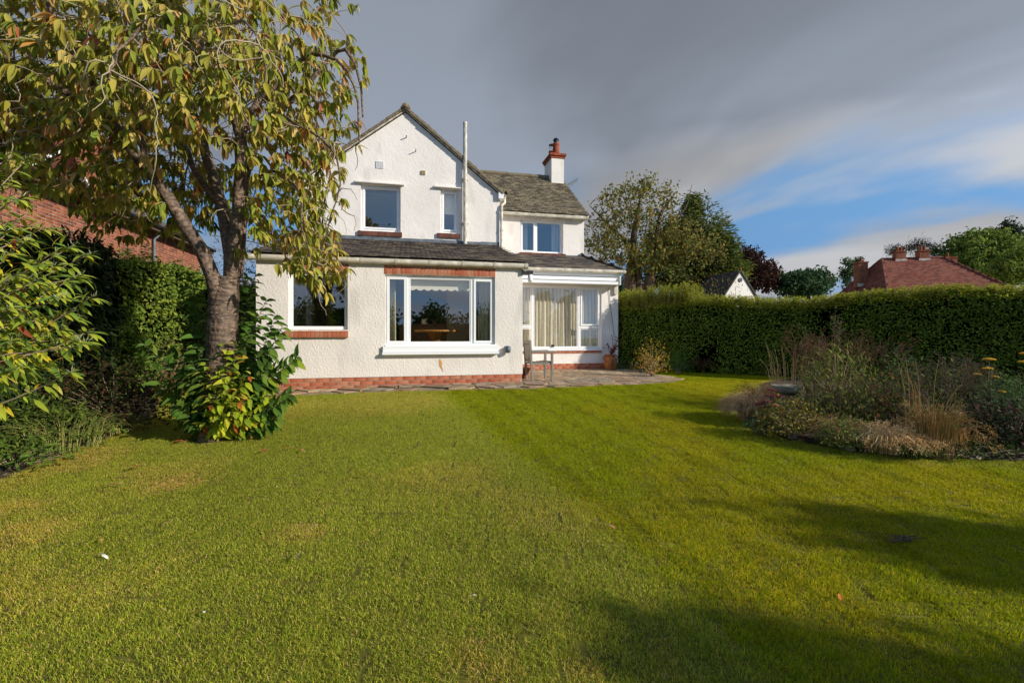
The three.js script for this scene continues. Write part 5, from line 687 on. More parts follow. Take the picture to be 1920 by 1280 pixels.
// ================================================================ the flower bed on the right
{ seed(71);
  const b = (px, py) => { const q = onGround(px, py); q.y += 0.015; return q; };
  { const p = b(1476, 792), o = thing('bird_bath', 'grey stone bird bath among the flowers at the near end of the bed', 'bird bath', p); part('pedestal', uvm(lathe([[0.001, 0], [0.15, 0], [0.15, 0.04], [0.11, 0.06], [0.085, 0.14], [0.08, 0.32], [0.11, 0.385], [0.001, 0.39]], 28)), M.stone, o); const bw = lathe([[0.001, 0.392], [0.155, 0.392], [0.185, 0.405], [0.195, 0.44], [0.195, 0.478], [0.188, 0.486], [0.165, 0.484], [0.14, 0.455], [0.001, 0.448]], 40); part('bowl', uvm(bw), M.stone, o); const w = new THREE.CircleGeometry(0.152, 30); w.rotateX(-Math.PI / 2); w.translate(0, 0.466, 0); part('water', uvm(w), std({ color: hex(0x1c2420), roughness: 0.05 }), o); }
  grasses('feather_grass', 'pale buff feathery grass at the bed tip next to the lawn', b(1408, 790), 700, 0.42, 0.30, { pal: [0xe0bc8c, 0xd0a878, 0xe8c89c, 0xb89668], arch: 0.55, w: 0.0022, heads: 0.55, bits: 9, headR: 0.05, foot: 0.14 });
  grasses('feather_grass', 'amber feathery grass behind the stone bird bath', b(1432, 768), 420, 0.40, 0.30, { pal: [0xb08040, 0xa0742c, 0xc09a58, 0x8a8438], arch: 0.25, w: 0.0026, heads: 0.3, bits: 6, headR: 0.04, foot: 0.22 });
  grasses('reed_grass', 'thin upright straw stems rising behind the stone bird bath', b(1482, 762), 46, 0.95, 0.20, { pal: [0xb49a70, 0xc4aa80], arch: 0.05, w: 0.0036, foot: 0.26 });
  const sed = thing('sedum', 'fleshy green sedum with dusky red flower heads beside the bird bath', 'flowering plant', b(1438, 802)); { const st = new MB(), hd = [], lv = new Leaves([0x4d6b4a, 0x5d7a54, 0x6f8a60]); const redM = [0x8a3c40, 0x9a4a4c, 0x783438].map(c => std({ color: hex(c), roughness: 0.9 })); for (const [x, y, z] of [[0.02, 0.40, 0.05], [0.09, 0.46, -0.05], [-0.06, 0.34, 0.10], [0.12, 0.40, 0.08], [-0.1, 0.30, 0.05], [0.03, 0.30, 0.16]]) { const e = V(x, y, z); st.tube(curve([V(x * 0.3, 0, z * 0.3), V(x * 0.7, y * 0.5, z * 0.7), e], 5), 0.006, 5); const h = new MB(); for (let k = 0; k < 60; k++) { const a = R(0, 6.283), r = 0.062 * Math.sqrt(rnd()); const s = new THREE.IcosahedronGeometry(R(0.007, 0.012), 0); s.translate(x + Math.cos(a) * r, y + 0.012 - r * r * 3 + R(-0.004, 0.004), z + Math.sin(a) * r); h.geo(s); } h.build('flower_head', redM[Math.floor(R(0, 3))], sed); for (let k = 0; k < 34; k++) { const t = R(0.1, 0.95), a = R(0, 6.283); lv.add(V(x * lerp(0.3, 1, t), y * t, z * lerp(0.3, 1, t)), V(Math.cos(a), 0.3, Math.sin(a)), V(0, 1, 0), R(0.045, 0.08), rnd() * 3); } } st.build('stems', std({ color: hex(0x6a7a50) }), sed, 'stuff'); lv.build('foliage', LG.broad, solidLeaf, sed); }
  shrub('blue_green_plant', 'blue-green fleshy foliage in front of the sedum', b(1432, 815), [0.20, 0.16], 0.20, 260, { pal: [0x5a6c44, 0x687a50, 0x4c5e3a], size: 0.05, cat: 'plant', mat: solidLeaf });
  shrub('bronze_bush', 'rounded olive and bronze bush on the lawn edge before the bird bath', b(1486, 824), [0.42, 0.30], 0.38, 1700, { pal: [0x6f6c2a, 0x8a8234, 0x5a5224, 0x7a5428, 0x9a9440], size: 0.036, skirt: 0.3, shell: 0.35 });
  shrub('tall_michaelmas_daisy', 'tall bushy green plant with rusty seedheads right of the bird bath', b(1570, 805), [0.55, 0.42], 1.02, 2600, { pal: [0x6c7a36, 0x7c8840, 0x5a6a2e, 0x8a7a44], geo: LG.lance, size: 0.062, lift: 0.9, stems: 90, stemR: 0.005, skirt: 0.15, cat: 'flowering plant' });
  { // dry stalks and rusty heads
    const stalks = (name, label, base, n, h, spread, col, headCol, hr, o = {}) => { const r = thing(name, label, 'seedheads', base), st = new MB(), hd = new MB(); st.tint = hex(col); hd.tint = hex(headCol); for (let i = 0; i < n; i++) { const a = R(0, 6.283), s = spread * Math.sqrt(rnd()), hh = h * R(0.75, 1.08), b0 = V(Math.cos(a) * s * 0.5, 0, Math.sin(a) * s * 0.5), e = V(Math.cos(a) * s + (o.lean || 0) * hh, hh, Math.sin(a) * s), c = curve([b0, V(lerp(b0.x, e.x, 0.4) + R(-.03, .03), hh * 0.5, lerp(b0.z, e.z, 0.4)), e], 6); st.tube(c, t => lerp(0.005, 0.002, t), 4); const m = o.branch || 4; for (let k = 0; k < m; k++) { const q = c[4].clone().lerp(c[6], rnd()), w = q.clone().add(V(R(-1, 1) * (o.bw || 0.09), R(0.03, 0.12), R(-1, 1) * (o.bw || 0.09))); st.tube([q, w], [0.002, 0.001], 3); hd.tint = hex(headCol).multiplyScalar(R(0.7, 1.25)); for (let j = 0; j < (o.bits || 10); j++) { const v = inBall().multiplyScalar(hr); v.y *= o.flat || 1; const g = new THREE.TetrahedronGeometry(R(0.5, 1) * (o.bit || 0.008)); g.translate(w.x + v.x, w.y + v.y, w.z + v.z); hd.geo(g); } } } const vm = new THREE.MeshStandardMaterial({ vertexColors: true, roughness: 0.95 }); st.build('stems', vm, r, 'stuff'); hd.build('seed_heads', vm, r, 'stuff'); return r; };
    stalks('rusty_aster', 'rusty brown spent flower heads standing along the hedge behind the tall green plant', b(1580, 775), 70, 1.12, 0.85, 0x6a4a34, 0x7a4a34, 0.035, { branch: 6, bits: 9 });
    stalks('bare_stalks', 'bare forked brown stalks rising left of the rusty flower heads', b(1530, 775), 12, 1.18, 0.28, 0x7a6448, 0x8a7458, 0.02, { branch: 5, bits: 2, lean: -0.10, bw: 0.14 });
    stalks('cream_plume', 'single pale plume standing above the rusty flower heads', b(1568, 760), 3, 1.45, 0.06, 0x8a7854, 0xb09a70, 0.03, { branch: 9, bits: 7, bw: 0.05 });
    stalks('fennel_seedheads', 'wide brown flat-topped seedheads at the back right of the bed', b(1775, 822), 34, 0.92, 0.50, 0x6a5440, 0x846a50, 0.05, { branch: 8, bits: 8, flat: 0.2, bw: 0.12, bit: 0.007 });
    stalks('fennel_seedheads', 'smaller brown flat-topped seedheads beside the yellow flowers', b(1838, 825), 14, 0.82, 0.30, 0x6a5440, 0x846a50, 0.05, { branch: 7, bits: 7, flat: 0.2, bw: 0.10, bit: 0.007 });
    stalks('astilbe_plumes', 'pinkish buff plumes at the middle of the bed', b(1700, 818), 16, 0.55, 0.22, 0x7a5a44, 0xa8866a, 0.03, { branch: 8, bits: 7, bw: 0.04 });
    stalks('astilbe_plumes', 'tan upright plumes just left of the bed middle', b(1628, 812), 14, 0.58, 0.22, 0x7a5a44, 0x9c7a58, 0.03, { branch: 8, bits: 7, bw: 0.035 });
  }
  shrub('lime_leaf_shrub', 'green broad-leaved shrub in the shade before the hedge', b(1685, 780), [0.30, 0.25], 0.95, 520, { pal: [0x3f6428, 0x4f7a30, 0x33542a], geo: LG.broad, size: 0.065, cat: 'shrub' });
  shrub('bronze_spirea', 'bronze and green bushy shrub at the middle back of the bed', b(1660, 812), [0.42, 0.35], 0.72, 1500, { pal: [0x6c7e34, 0x7e6a38, 0x8a5838, 0x5a6e32], size: 0.042 });
  shrub('lime_low_plant', 'light green low plant between the bronze bush and the buff grass', b(1592, 846), [0.34, 0.20], 0.32, 1100, { pal: [0x7a8a3a, 0x6a7c34, 0x8c9a4a], geo: LG.lance, size: 0.045, cat: 'plant' });
  shrub('blue_rue', 'blue-green rue in the middle of the bed', b(1715, 822), [0.28, 0.2], 0.48, 620, { pal: [0x4f6a58, 0x5d7a66, 0x41594a], size: 0.035, cat: 'plant' });
  grasses('feather_grass', 'broad buff feathery grass mound at the front of the bed', b(1660, 846), 850, 0.30, 0.29, { pal: [0xf0cc98, 0xe0b880, 0xf4d8a8, 0xc8a06c], arch: 0.5, w: 0.0022, heads: 0.5, bits: 9, headR: 0.055, foot: 0.26 });
  grasses('feather_grass', 'small buff feathery tuft beside the bronze bush', b(1572, 838), 360, 0.34, 0.24, { pal: [0xb89668, 0xa88456], arch: 0.45, w: 0.0022, heads: 0.5, bits: 8, headR: 0.05, foot: 0.12 });
  grasses('straw_grass', 'tall straw-coloured upright grass at the front right of the bed', b(1750, 858), 330, 0.60, 0.22, { pal: [0xb4905c, 0xa07c4c, 0xc4a270, 0x7c7c40], arch: 0.15, w: 0.003, heads: 0.25, bits: 8, headR: 0.035, foot: 0.16 });
  grasses('moor_grass', 'few long yellow straws leaning above the straw grass', b(1745, 850), 16, 0.95, 0.22, { pal: [0xc4a468, 0xb49458], arch: 0.05, w: 0.0045, foot: 0.2 });
  grasses('oat_grass', 'golden drooping oat heads arching right from the straw grass', b(1800, 856), 44, 0.42, 0.30, { pal: [0xc8a468, 0xb89050], arch: 0.5, w: 0.0024, heads: 0.9, bits: 12, headR: 0.045, foot: 0.06 });
  grasses('green_strap_leaves', 'green strap leaves at the foot of the straw grass', b(1705, 860), 160, 0.22, 0.22, { pal: [0x6a7c34, 0x56682c], arch: 0.6, w: 0.005, foot: 0.1, cat: 'plant' });
  shrub('purple_leaved_plant', 'dusky purple-brown leafy plant at the right of the bed', b(1850, 842), [0.50, 0.36], 0.60, 1500, { pal: [0x4a3430, 0x5a403a, 0x3c3a28, 0x47522e], size: 0.045, cat: 'plant' });
  shrub('dark_green_plant', 'dark green leafy plant in the bed corner by the frame edge', b(1905, 850), [0.45, 0.36], 0.50, 1300, { pal: [0x33482a, 0x2b3e24, 0x425a30, 0x5a3a30], size: 0.05, cat: 'plant' });
  shrub('hardy_geranium', 'dark green mounded leaves filling the back of the bed under the hedge', b(1770, 790), [1.3, 0.5], 0.55, 2600, { pal: [0x4e5e26, 0x5c6c2e, 0x404e1e, 0x666a34], geo: LG.broad, size: 0.06, skirt: 0.5, cat: 'plant' });
  shrub('fern_clump', 'feathery green foliage at the base of the yellow yarrow', b(1880, 815), [0.4, 0.3], 0.6, 800, { pal: [0x4c6a38, 0x5a7a44, 0x3f5830], geo: LG.needle, size: 0.13, lift: 0.8, skirt: 0.3, cat: 'plant' });
  shrub('edging_plants', 'low dark plants along the lawn edge of the bed', b(1820, 862), [0.7, 0.16], 0.16, 700, { pal: [0x3d5226, 0x4a5c2a, 0x5c5a34], size: 0.04, cat: 'plant' });
  const yarrow = (label, base, heads, h) => { const o = thing('yarrow', label, 'flowering plant', base), st = new MB(), lv = new Leaves([0x4c6438, 0x5a7444, 0x3f5630]); const ym = std({ color: hex(0xe0a81c), roughness: 0.9 }); for (const [x, y, z, r] of heads) { const e = V(x, y, z), c = curve([V(x * 0.35, 0, z * 0.4), V(x * 0.7, y * 0.5, z * 0.7), e], 7); st.tube(c, t => lerp(0.006, 0.0035, t), 5); if (r > 0) { const m = new MB(); for (let k = 0; k < 110; k++) { const a = k * 2.4, q = r * Math.sqrt(k / 110); const g = new THREE.IcosahedronGeometry(R(0.006, 0.0095), 0); g.translate(x + Math.cos(a) * q, y + 0.014 - q * q * 4.5 + R(-.002, .002), z + Math.sin(a) * q); m.geo(g); } m.build('flower_head', ym, o); } for (let k = 0; k < 90; k++) { const t = R(0.05, 0.86), a = R(0, 6.283), s = 0.05 + 0.10 * (1 - t); const p = V(lerp(x * 0.35, x, t) + Math.cos(a) * s * rnd(), y * t, lerp(z * 0.4, z, t) + Math.sin(a) * s * rnd()); lv.add(p, V(Math.cos(a), 0.6, Math.sin(a)), V(0, 1, 0).add(dirRnd().multiplyScalar(0.5)), R(0.06, 0.12), rnd() * 3); } } st.build('stems', std({ color: hex(0x66784a) }), o, 'stuff'); lv.build('foliage', LG.needle, leafMat, o); };
  const yb = b(1865, 835); const rel = (px, py, Z, r) => { const q = at(px, py, Z).sub(yb); return [q.x, q.y, q.z, r]; }; const YZ = -yb.z;
  yarrow('tall yellow yarrow with flat flower heads at the right end of the bed', yb, [rel(1855, 674, YZ, 0.055), rel(1853, 692, YZ - .1, 0.042), rel(1833, 703, YZ + .1, 0.034), rel(1866, 708, YZ, 0.03), rel(1879, 736, YZ - .15, 0.026), rel(1845, 720, YZ, 0), rel(1870, 730, YZ + .1, 0), rel(1858, 715, YZ - .1, 0)]);
  const yc = b(1930, 838); yarrow('yellow yarrow cut by the right edge of the picture', yc, [[-0.04, 0.93, 0, 0.055], [0.02, 1.02, -0.05, 0.045], [0.0, 0.84, 0.1, 0.04], [-0.10, 0.70, 0, 0], [0.1, 0.7, 0, 0], [-0.05, 0.6, 0.05, 0]]);
}
// ================================================================ planting under the left hedge
{ seed(81);
  const b = (px, py) => onGround(px, py);
  shrub('dark_spreading_shrub', 'low dark purplish shrub spreading towards the lawn on the left', b(215, 806), [0.95, 0.55], 0.74, 3800, { pal: [0x3a341c, 0x4a3622, 0x36401c, 0x5a3c26, 0x424c20], size: 0.045, skirt: 0.35, stems: 40 });
  shrub('box_shrub', 'rounded mid-green shrub beneath the yellowing bush', b(40, 800), [0.95, 0.6], 0.95, 3400, { pal: [0x3c4a14, 0x303e12, 0x4e561a, 0x242e0e, 0x5c5c1e], geo: LG.small, size: 0.05, skirt: 0.3 });
  shrub('weigela', 'taller bright green leafy shrub between hedge and dark shrub', at(225, 740, 7.4).setY(0), [0.55, 0.4], 1.15, 1300, { pal: [0x5a7822, 0x6c8a2a, 0x486420, 0x829838], geo: LG.broad, size: 0.075, skirt: 0.3 });
  shrub('heather_mound', 'brownish twiggy mound at the foot of the hedge beyond the cherry tree', at(282, 735, 8.4).setY(0), [0.75, 0.5], 0.95, 1500, { pal: [0x7a6248, 0x6a5a40, 0x8a7454, 0x5a5a34], geo: LG.needle, size: 0.11, lift: 0.5, stems: 60 });
  grasses('dry_border_grass', 'dry tan grass at the lawn edge beyond the left border', at(318, 742, 8.0).setY(0), 500, 0.48, 0.45, { pal: [0x8a6a48, 0x7a5c3c, 0x9c7c58], arch: 0.5, w: 0.003, foot: 0.3 });
  grasses('bleached_grass', 'tuft of pale curling bleached leaves before the dark shrub', b(212, 812), 240, 0.30, 0.26, { pal: [0xc0a870, 0xa89458, 0x6f7c34, 0x85883c], arch: 0.5, w: 0.005, foot: 0.2 });
  shrub('cranesbill', 'green cut-leaved ground cover at the left lawn edge', b(50, 842), [0.75, 0.45], 0.42, 1500, { pal: [0x4a5c1c, 0x586a22, 0x3c4c16, 0x687828], geo: LG.lance, size: 0.085, skirt: 0.5, cat: 'plant' });
  shrub('lady_mantle', 'low pale green plant beside the bleached tuft', b(165, 822), [0.36, 0.26], 0.24, 480, { pal: [0x667a2c, 0x788832, 0x546822], geo: LG.broad, size: 0.06, skirt: 0.4, cat: 'plant' });
  grasses('wild_grass', 'wispy long grass stems along the left lawn edge', b(120, 842), 170, 0.42, 0.35, { pal: [0x8a9048, 0xa89c5c, 0x748038], arch: 0.25, w: 0.0028, foot: 0.3 });
  shrub('corner_weeds', 'ragged weeds at the bottom left corner of the border', b(30, 878), [0.5, 0.3], 0.22, 520, { pal: [0x5a7828, 0x728430, 0x4a6020], geo: LG.lance, size: 0.07, skirt: 0.5, cat: 'plant' });
  { const o = thing('dry_seedhead', 'small brown spent seedhead beside the weeds at the lawn corner', 'seedhead', b(27, 866)); const s = new MB(); s.tube([V(0, 0, 0), V(0.01, 0.1, 0)], 0.004, 5); s.build('stem', M.darkTwig, o); const h = new MB(); for (let k = 0; k < 50; k++) { const g = new THREE.TetrahedronGeometry(0.012); const v = inBall().multiplyScalar(0.04); g.translate(v.x, 0.11 + v.y * 0.7, v.z); h.geo(g); } h.build('head', std({ color: hex(0x6a4c3a), roughness: 1 }), o); }
  shrub('dark_yew', 'dark narrow evergreen filling the gap between cherry trunk and house', at(452, 700, 12.6).setY(0), [0.9, 0.8], 3.3, 2600, { pal: [0x24361a, 0x1c2c14, 0x2f4420], geo: LG.needle, size: 0.16, skirt: 0.6, mat: solidLeaf, cat: 'tree' });
}
// ================================================================ on the lawn
{ seed(91);
  const fall = (px, py, c, s, label, r = 0) => { const q = onGround(px, py); q.y += 0.035; const o = thing('fallen_leaf', label, 'fallen leaf', q, R(0, 6)); const m = part('blade', LG.cherry, new THREE.MeshPhysicalMaterial({ color: hex(c), roughness: 0.8, transmission: 0.15, thickness: 0, side: THREE.DoubleSide }), o); m.scale.setScalar(s); m.rotation.set(-1.25 + r, 0, R(-0.4, 0.4)); const st = new MB(); st.tube([V(0, 0, 0), V(0.004, 0.012, 0.03)], 0.0016, 4); st.build('stalk', M.twig, o); };
  fall(1142, 993, 0xd89070, 0.07, 'curled pinkish fallen leaf alone on the middle of the lawn'); fall(1578, 1138, 0xd0781c, 0.075, 'orange fallen leaf on the right foreground lawn');
  fall(345, 833, 0xc05a2c, 0.13, 'bright orange-red fallen leaf left of the cherry trunk'); fall(268, 880, 0xb87038, 0.13, 'long tan fallen leaf on the left lawn'); fall(222, 915, 0x9a6a40, 0.11, 'dull brown fallen leaf on the left lawn below the tan one');
  fall(488, 853, 0x9a4a28, 0.12, 'dark rust fallen leaf nearest the cherry tree on its right'); fall(548, 845, 0xb8702c, 0.10, 'left one of two ochre leaves right of the cherry tree'); fall(568, 848, 0xc0782c, 0.11, 'right one of two ochre leaves right of the cherry tree'); fall(470, 828, 0xb05a30, 0.10, 'rust leaf at the foot of the lime shoots');
  fall(30, 900, 0xc89a30, 0.12, 'yellow fallen leaf at the left edge of the lawn'); fall(4, 898, 0xa05a30, 0.11, 'russet leaf half cut by the left edge of the picture'); fall(318, 988, 0xb0924a, 0.06, 'tiny straw-coloured leaf on the left lawn'); fall(560, 1050, 0x7a6a40, 0.08, 'small brown curled leaf on the near middle lawn'); fall(192, 1024, 0xc49a3c, 0.07, 'yellowish leaf scrap near the white feather');
  { const q = onGround(189, 1048); q.y += 0.03; const o = thing('feather', 'white feather lying on the left lawn', 'feather', q, -0.5); const m = part('vane', LG.lance, std({ color: hex(0xe8e4d8), side: THREE.DoubleSide }), o); m.scale.set(0.075, 0.075, 0.075); m.rotation.set(-1.4, 0, -1.4); const s = new MB(); s.tube([V(-0.02, 0.004, 0), V(0.07, 0.012, 0.0)], 0.0012, 4); s.build('quill', M.upvc, o); }
  for (const [x, y, l] of [[517, 919, 'white petal on the left lawn'], [885, 1125, 'white petal on the middle foreground lawn'], [383, 1160, 'white petal on the near left lawn']]) { const q = onGround(x, y); q.y += 0.03; const o = thing('petal', l, 'petal', q, R(0, 6)); const m = part('blade', LG.small, std({ color: hex(0xe4e0d6), side: THREE.DoubleSide }), o); m.scale.setScalar(0.024); m.rotation.x = -1.2; }
  { const q = onGround(1690, 1016); q.y += 0.012; const o = thing('twig_litter', 'patch of dark twigs and bare earth in the shade on the right lawn', 'twigs', q, 0.3); const s = new MB(); for (let i = 0; i < 16; i++) { const p = V(R(-0.1, 0.1), R(0.008, 0.02), R(-0.035, 0.035)), a = R(-0.6, 0.6); s.tube([p, p.clone().add(V(Math.cos(a) * 0.07, R(-.004, .012), Math.sin(a) * 0.07))], 0.003, 4); } s.build('twigs', M.darkTwig, o, 'stuff'); const e = new MB(); for (let i = 0; i < 18; i++) { const g = new THREE.DodecahedronGeometry(R(0.005, 0.012)); g.translate(R(-0.09, 0.09), R(0, 0.006), R(-0.025, 0.025)); e.geo(uvm(g)); } e.build('earth', M.terracotta.clone(), o, 'stuff'); o.children[1].material.color.set(0x8a6a4a); false && e.build('earth', M.soil, o, 'stuff'); }
}
// ================================================================ trees beyond the garden
function tree(name, label, base, { limbs, targets, step = 0.3, kill = 0.4, reach = 5, tip = 0.012, jitter = 0.35, droop = 0, bark = M.greyBark, pal, size, per = 5, spread = 0.25, geo = LG.small, mat = leafMat, pick, trunkR = 0.3, dirFn, leafR = 0.05, bare, fill = 0, fillR = 0.35 }) {
  const t = thing(name, label, 'tree', base); const lb = limbs.map(l => ({ pts: curve(l.pts.map(p => V(...p)), 12), rad: [] })); limbs.forEach((l, i) => lb[i].rad = lb[i].pts.map((_, k) => lerp(l.r[0], l.r[1], Math.pow(k / 12, 0.8))));
  const tr = new MB(); lb.forEach(l => tr.tube(l.pts, l.rad, 10, 0.12)); tr.build('trunk', bark, t);
  const nodes = grow({ limbs: lb, targets, step, reach, kill, jitter, droop, iters: 60, tipR: tip, pipe: 2.4 }); twigMesh(nodes, 4).build('branches', bark, t, 'stuff');
  const lv = new Leaves(pal); for (const n of nodes) { if (n.limb || n.r > leafR || (bare && bare(n.p))) continue; for (let k = 0; k < per; k++) { const o = inBall().multiplyScalar(spread), q = n.p.clone().add(o), d = dirFn ? dirFn(q) : dirRnd().add(V(0, -0.3, 0)); lv.add(q, d, dirRnd().add(V(0, 0.6, 0)), size * R(0.6, 1.3), pick ? pick(q) : rnd() * pal.length, 0.25); } }
  if (fill) for (const p of targets) { if (bare && bare(p)) continue; for (let k = 0; k < fill; k++) { const q = p.clone().add(inBall().multiplyScalar(fillR)); lv.add(q, dirFn ? dirFn(q) : dirRnd().add(V(0, -0.3, 0)), dirRnd().add(V(0, 0.6, 0)), size * R(0.6, 1.3), pick ? pick(q) : rnd() * pal.length, 0.25); } }
  lv.build('crown', geo, mat, t); return t;
}
const ells = (...a) => a.flatMap(([c, r, n, s]) => ell(c, r, n, s));
{ seed(201); // the old autumn tree behind the hedge; its frame is a local one, metres from its foot
  const Z = 19, base = V((1205 - 960) / 860 * Z, 0, -Z), L = (px, py, dz = 0) => { const q = at(px, py, Z + dz).sub(base); return [q.x, q.y, q.z]; };
  tree('old_fruit_tree', 'old spreading tree with thinning bronze leaves beside the house', base, {
    limbs: [{ pts: [L(1183, 560), L(1182, 520), L(1186, 480), L(1190, 430), L(1200, 380), L(1205, 340)], r: [0.30, 0.02] }, { pts: [L(1198, 560), L(1196, 500), L(1190, 470), L(1160, 440), L(1130, 410), L(1105, 385)], r: [0.20, 0.008] }, { pts: [L(1210, 560), L(1222, 510), L(1232, 490), L(1232, 440), L(1240, 400), L(1260, 370)], r: [0.24, 0.04] }, { pts: [L(1232, 445), L(1262, 410), L(1285, 390), L(1298, 345)], r: [0.10, 0.007] }, { pts: [L(1215, 525), L(1240, 490), L(1290, 475), L(1340, 470)], r: [0.13, 0.02] }],
    targets: ells([L(1190, 400), [1.9, 1.5, 1.6], 250], [L(1140, 440), [1.1, 1.3, 1.2], 110], [L(1250, 440), [1.3, 1.2, 1.4], 170], [L(1290, 460, -0.6), [1.3, 1.0, 1.0], 120], [L(1210, 350), [1.2, 0.5, 1], 60], [L(1330, 470, -0.5), [0.9, 0.6, 0.8], 50], [L(1205, 480, -0.8), [1.3, 0.7, 0.7], 90]),
    pal: [0x7c7e3c, 0x8c8844, 0x947c40, 0x6c7236, 0xa08a48, 0x687638], size: 0.13, fill: 11, fillR: 0.28, per: 8, spread: 0.20, geo: LG.broad, step: 0.22, kill: 0.26, tip: 0.010, jitter: 0.45, droop: -0.05, leafR: 0.03, bare: p => (p.x > 1.6 && rnd() < 0.55) || (p.y > 4.9 && rnd() < 0.45) || rnd() < 0.12 });
  const C = 24, cb = V((1330 - 960) / 860 * C, 0, -C), K = (px, py, dz = 0) => { const q = at(px, py, C + dz).sub(cb); return [q.x, q.y, q.z]; };
  tree('cedar', 'dense green conifer with layered sprays behind the old tree', cb, {
    limbs: [{ pts: [K(1320, 600), K(1318, 520), K(1312, 450), K(1308, 385)], r: [0.28, 0.04] }],
    targets: ells([K(1310, 440), [1.5, 1.4, 1.4], 190], [K(1335, 470), [1.4, 1.0, 1.4], 170], [K(1340, 510), [1.6, 0.75, 1.3], 190], [K(1270, 520), [1.6, 0.7, 1.3], 120], [K(1305, 385), [0.45, 0.6, 0.5], 40], [K(1250, 470), [1.4, 1.2, 1.3], 120]),
    pal: [0x667030, 0x747c34, 0x545e28, 0x98a03e], size: 0.24, fill: 34, fillR: 0.42, per: 8, spread: 0.28, geo: LG.lance, mat: leafMat, step: 0.26, kill: 0.36, tip: 0.012, jitter: 0.25, dirFn: q => V(q.x, 0, q.z).normalize().multiplyScalar(0.8).add(V(R(-.5, .5), R(-0.25, 0.5), R(-.5, .5))), pick: q => q.y < 4.2 && q.x > -0.4 && rnd() < 0.6 ? 3 : rnd() * 3 });
  const bb = V((1150 - 960) / 860 * 23, 0, -23); tree('pine', 'dark pine seen low behind the house corner', bb, { limbs: [{ pts: [[0, 0, 0], [0.1, 2, 0], [0, 4.2, 0]], r: [0.22, 0.04] }], targets: ells([[-0.3, 3.2, 0], [1.7, 1.0, 1.2], 120], [[0.6, 2.4, 0], [1.5, 0.7, 1], 90]), pal: [0x26401e, 0x2f4c24, 0x1e331a], size: 0.24, fill: 26, fillR: 0.34, per: 8, spread: 0.28, geo: LG.lance, mat: solidLeaf, step: 0.3, kill: 0.42 });
  seed(204); const uz = 16.5, ub = V((1290 - 960) / 860 * uz, 0, -uz); shrub('reddish_thicket', 'rusty seeding thicket showing above the hedge below the old tree', ub, [2.6, 0.7], 2.62, 3000, { pal: [0x7a5c38, 0x8a6a3c, 0x7c7a34, 0x6a4a34, 0x94904a], geo: LG.lance, size: 0.11, lift: 0.8, stems: 90, cat: 'thicket', skirt: 0.5 });
  seed(205); const Y = 26, yb = V((1410 - 960) / 860 * Y, 0, -Y), J = (px, py) => { const q = at(px, py, Y).sub(yb); return [q.x, q.y, 0]; };
  tree('copper_beech', 'dark copper-leaved tree behind the white gable', yb, { limbs: [{ pts: [[0, 0, 0], [0, 2, 0], J(1415, 500)], r: [0.2, 0.05] }], targets: ells([J(1415, 510), [1.15, 1.25, 1.1], 150], [J(1400, 480), [0.7, 0.6, 0.7], 50], [J(1440, 520), [0.8, 0.7, 0.7], 60]), pal: [0x3c2620, 0x4c2c24, 0x30221c, 0x55382a], fill: 22, fillR: 0.3, size: 0.16, per: 9, spread: 0.25, geo: LG.broad, step: 0.28, kill: 0.38 });
}
{ // white gabled outbuilding
  const Z = 21, q = at(1388, 560, Z).setY(0), o = thing('white_outbuilding', 'small white gabled outbuilding peeping over the hedge', 'outbuilding', q, 0.28), ap = 1 + (627 - 510) / 860 * Z, w = 0.84, pitch = 1.3;
  const g = new THREE.ExtrudeGeometry(shapeOf([[-w, 0], [w, 0], [w, ap - w * pitch], [0, ap], [-w, ap - w * pitch]]), { depth: 4, bevelEnabled: false }); g.translate(0, 0, -4); part('wall', uvm(g), M.render, o);
  const r = new MB(); for (const s of [-1, 1]) { const th = Math.atan(pitch), L = (w + 0.12) / Math.cos(th), m = new THREE.Matrix4().makeTranslation(0, ap + 0.035, 0).multiply(new THREE.Matrix4().makeRotationZ(s > 0 ? -th : th)); r.box(0, 0, -4.05, s * L, 0.06, 0.06, m); } r.build('roof', M.slate[1], o);
  const f = new THREE.SphereGeometry(0.06, 12, 8); f.translate(0, ap + 0.14, 0.02); part('finial', uvm(f), M.terracotta, o);
  const h = new THREE.CylinderGeometry(0.10, 0.10, 0.04, 16); h.rotateX(Math.PI / 2); h.translate(0, ap - 0.36, 0.015); part('vent', uvm(h), M.dark, o);
}
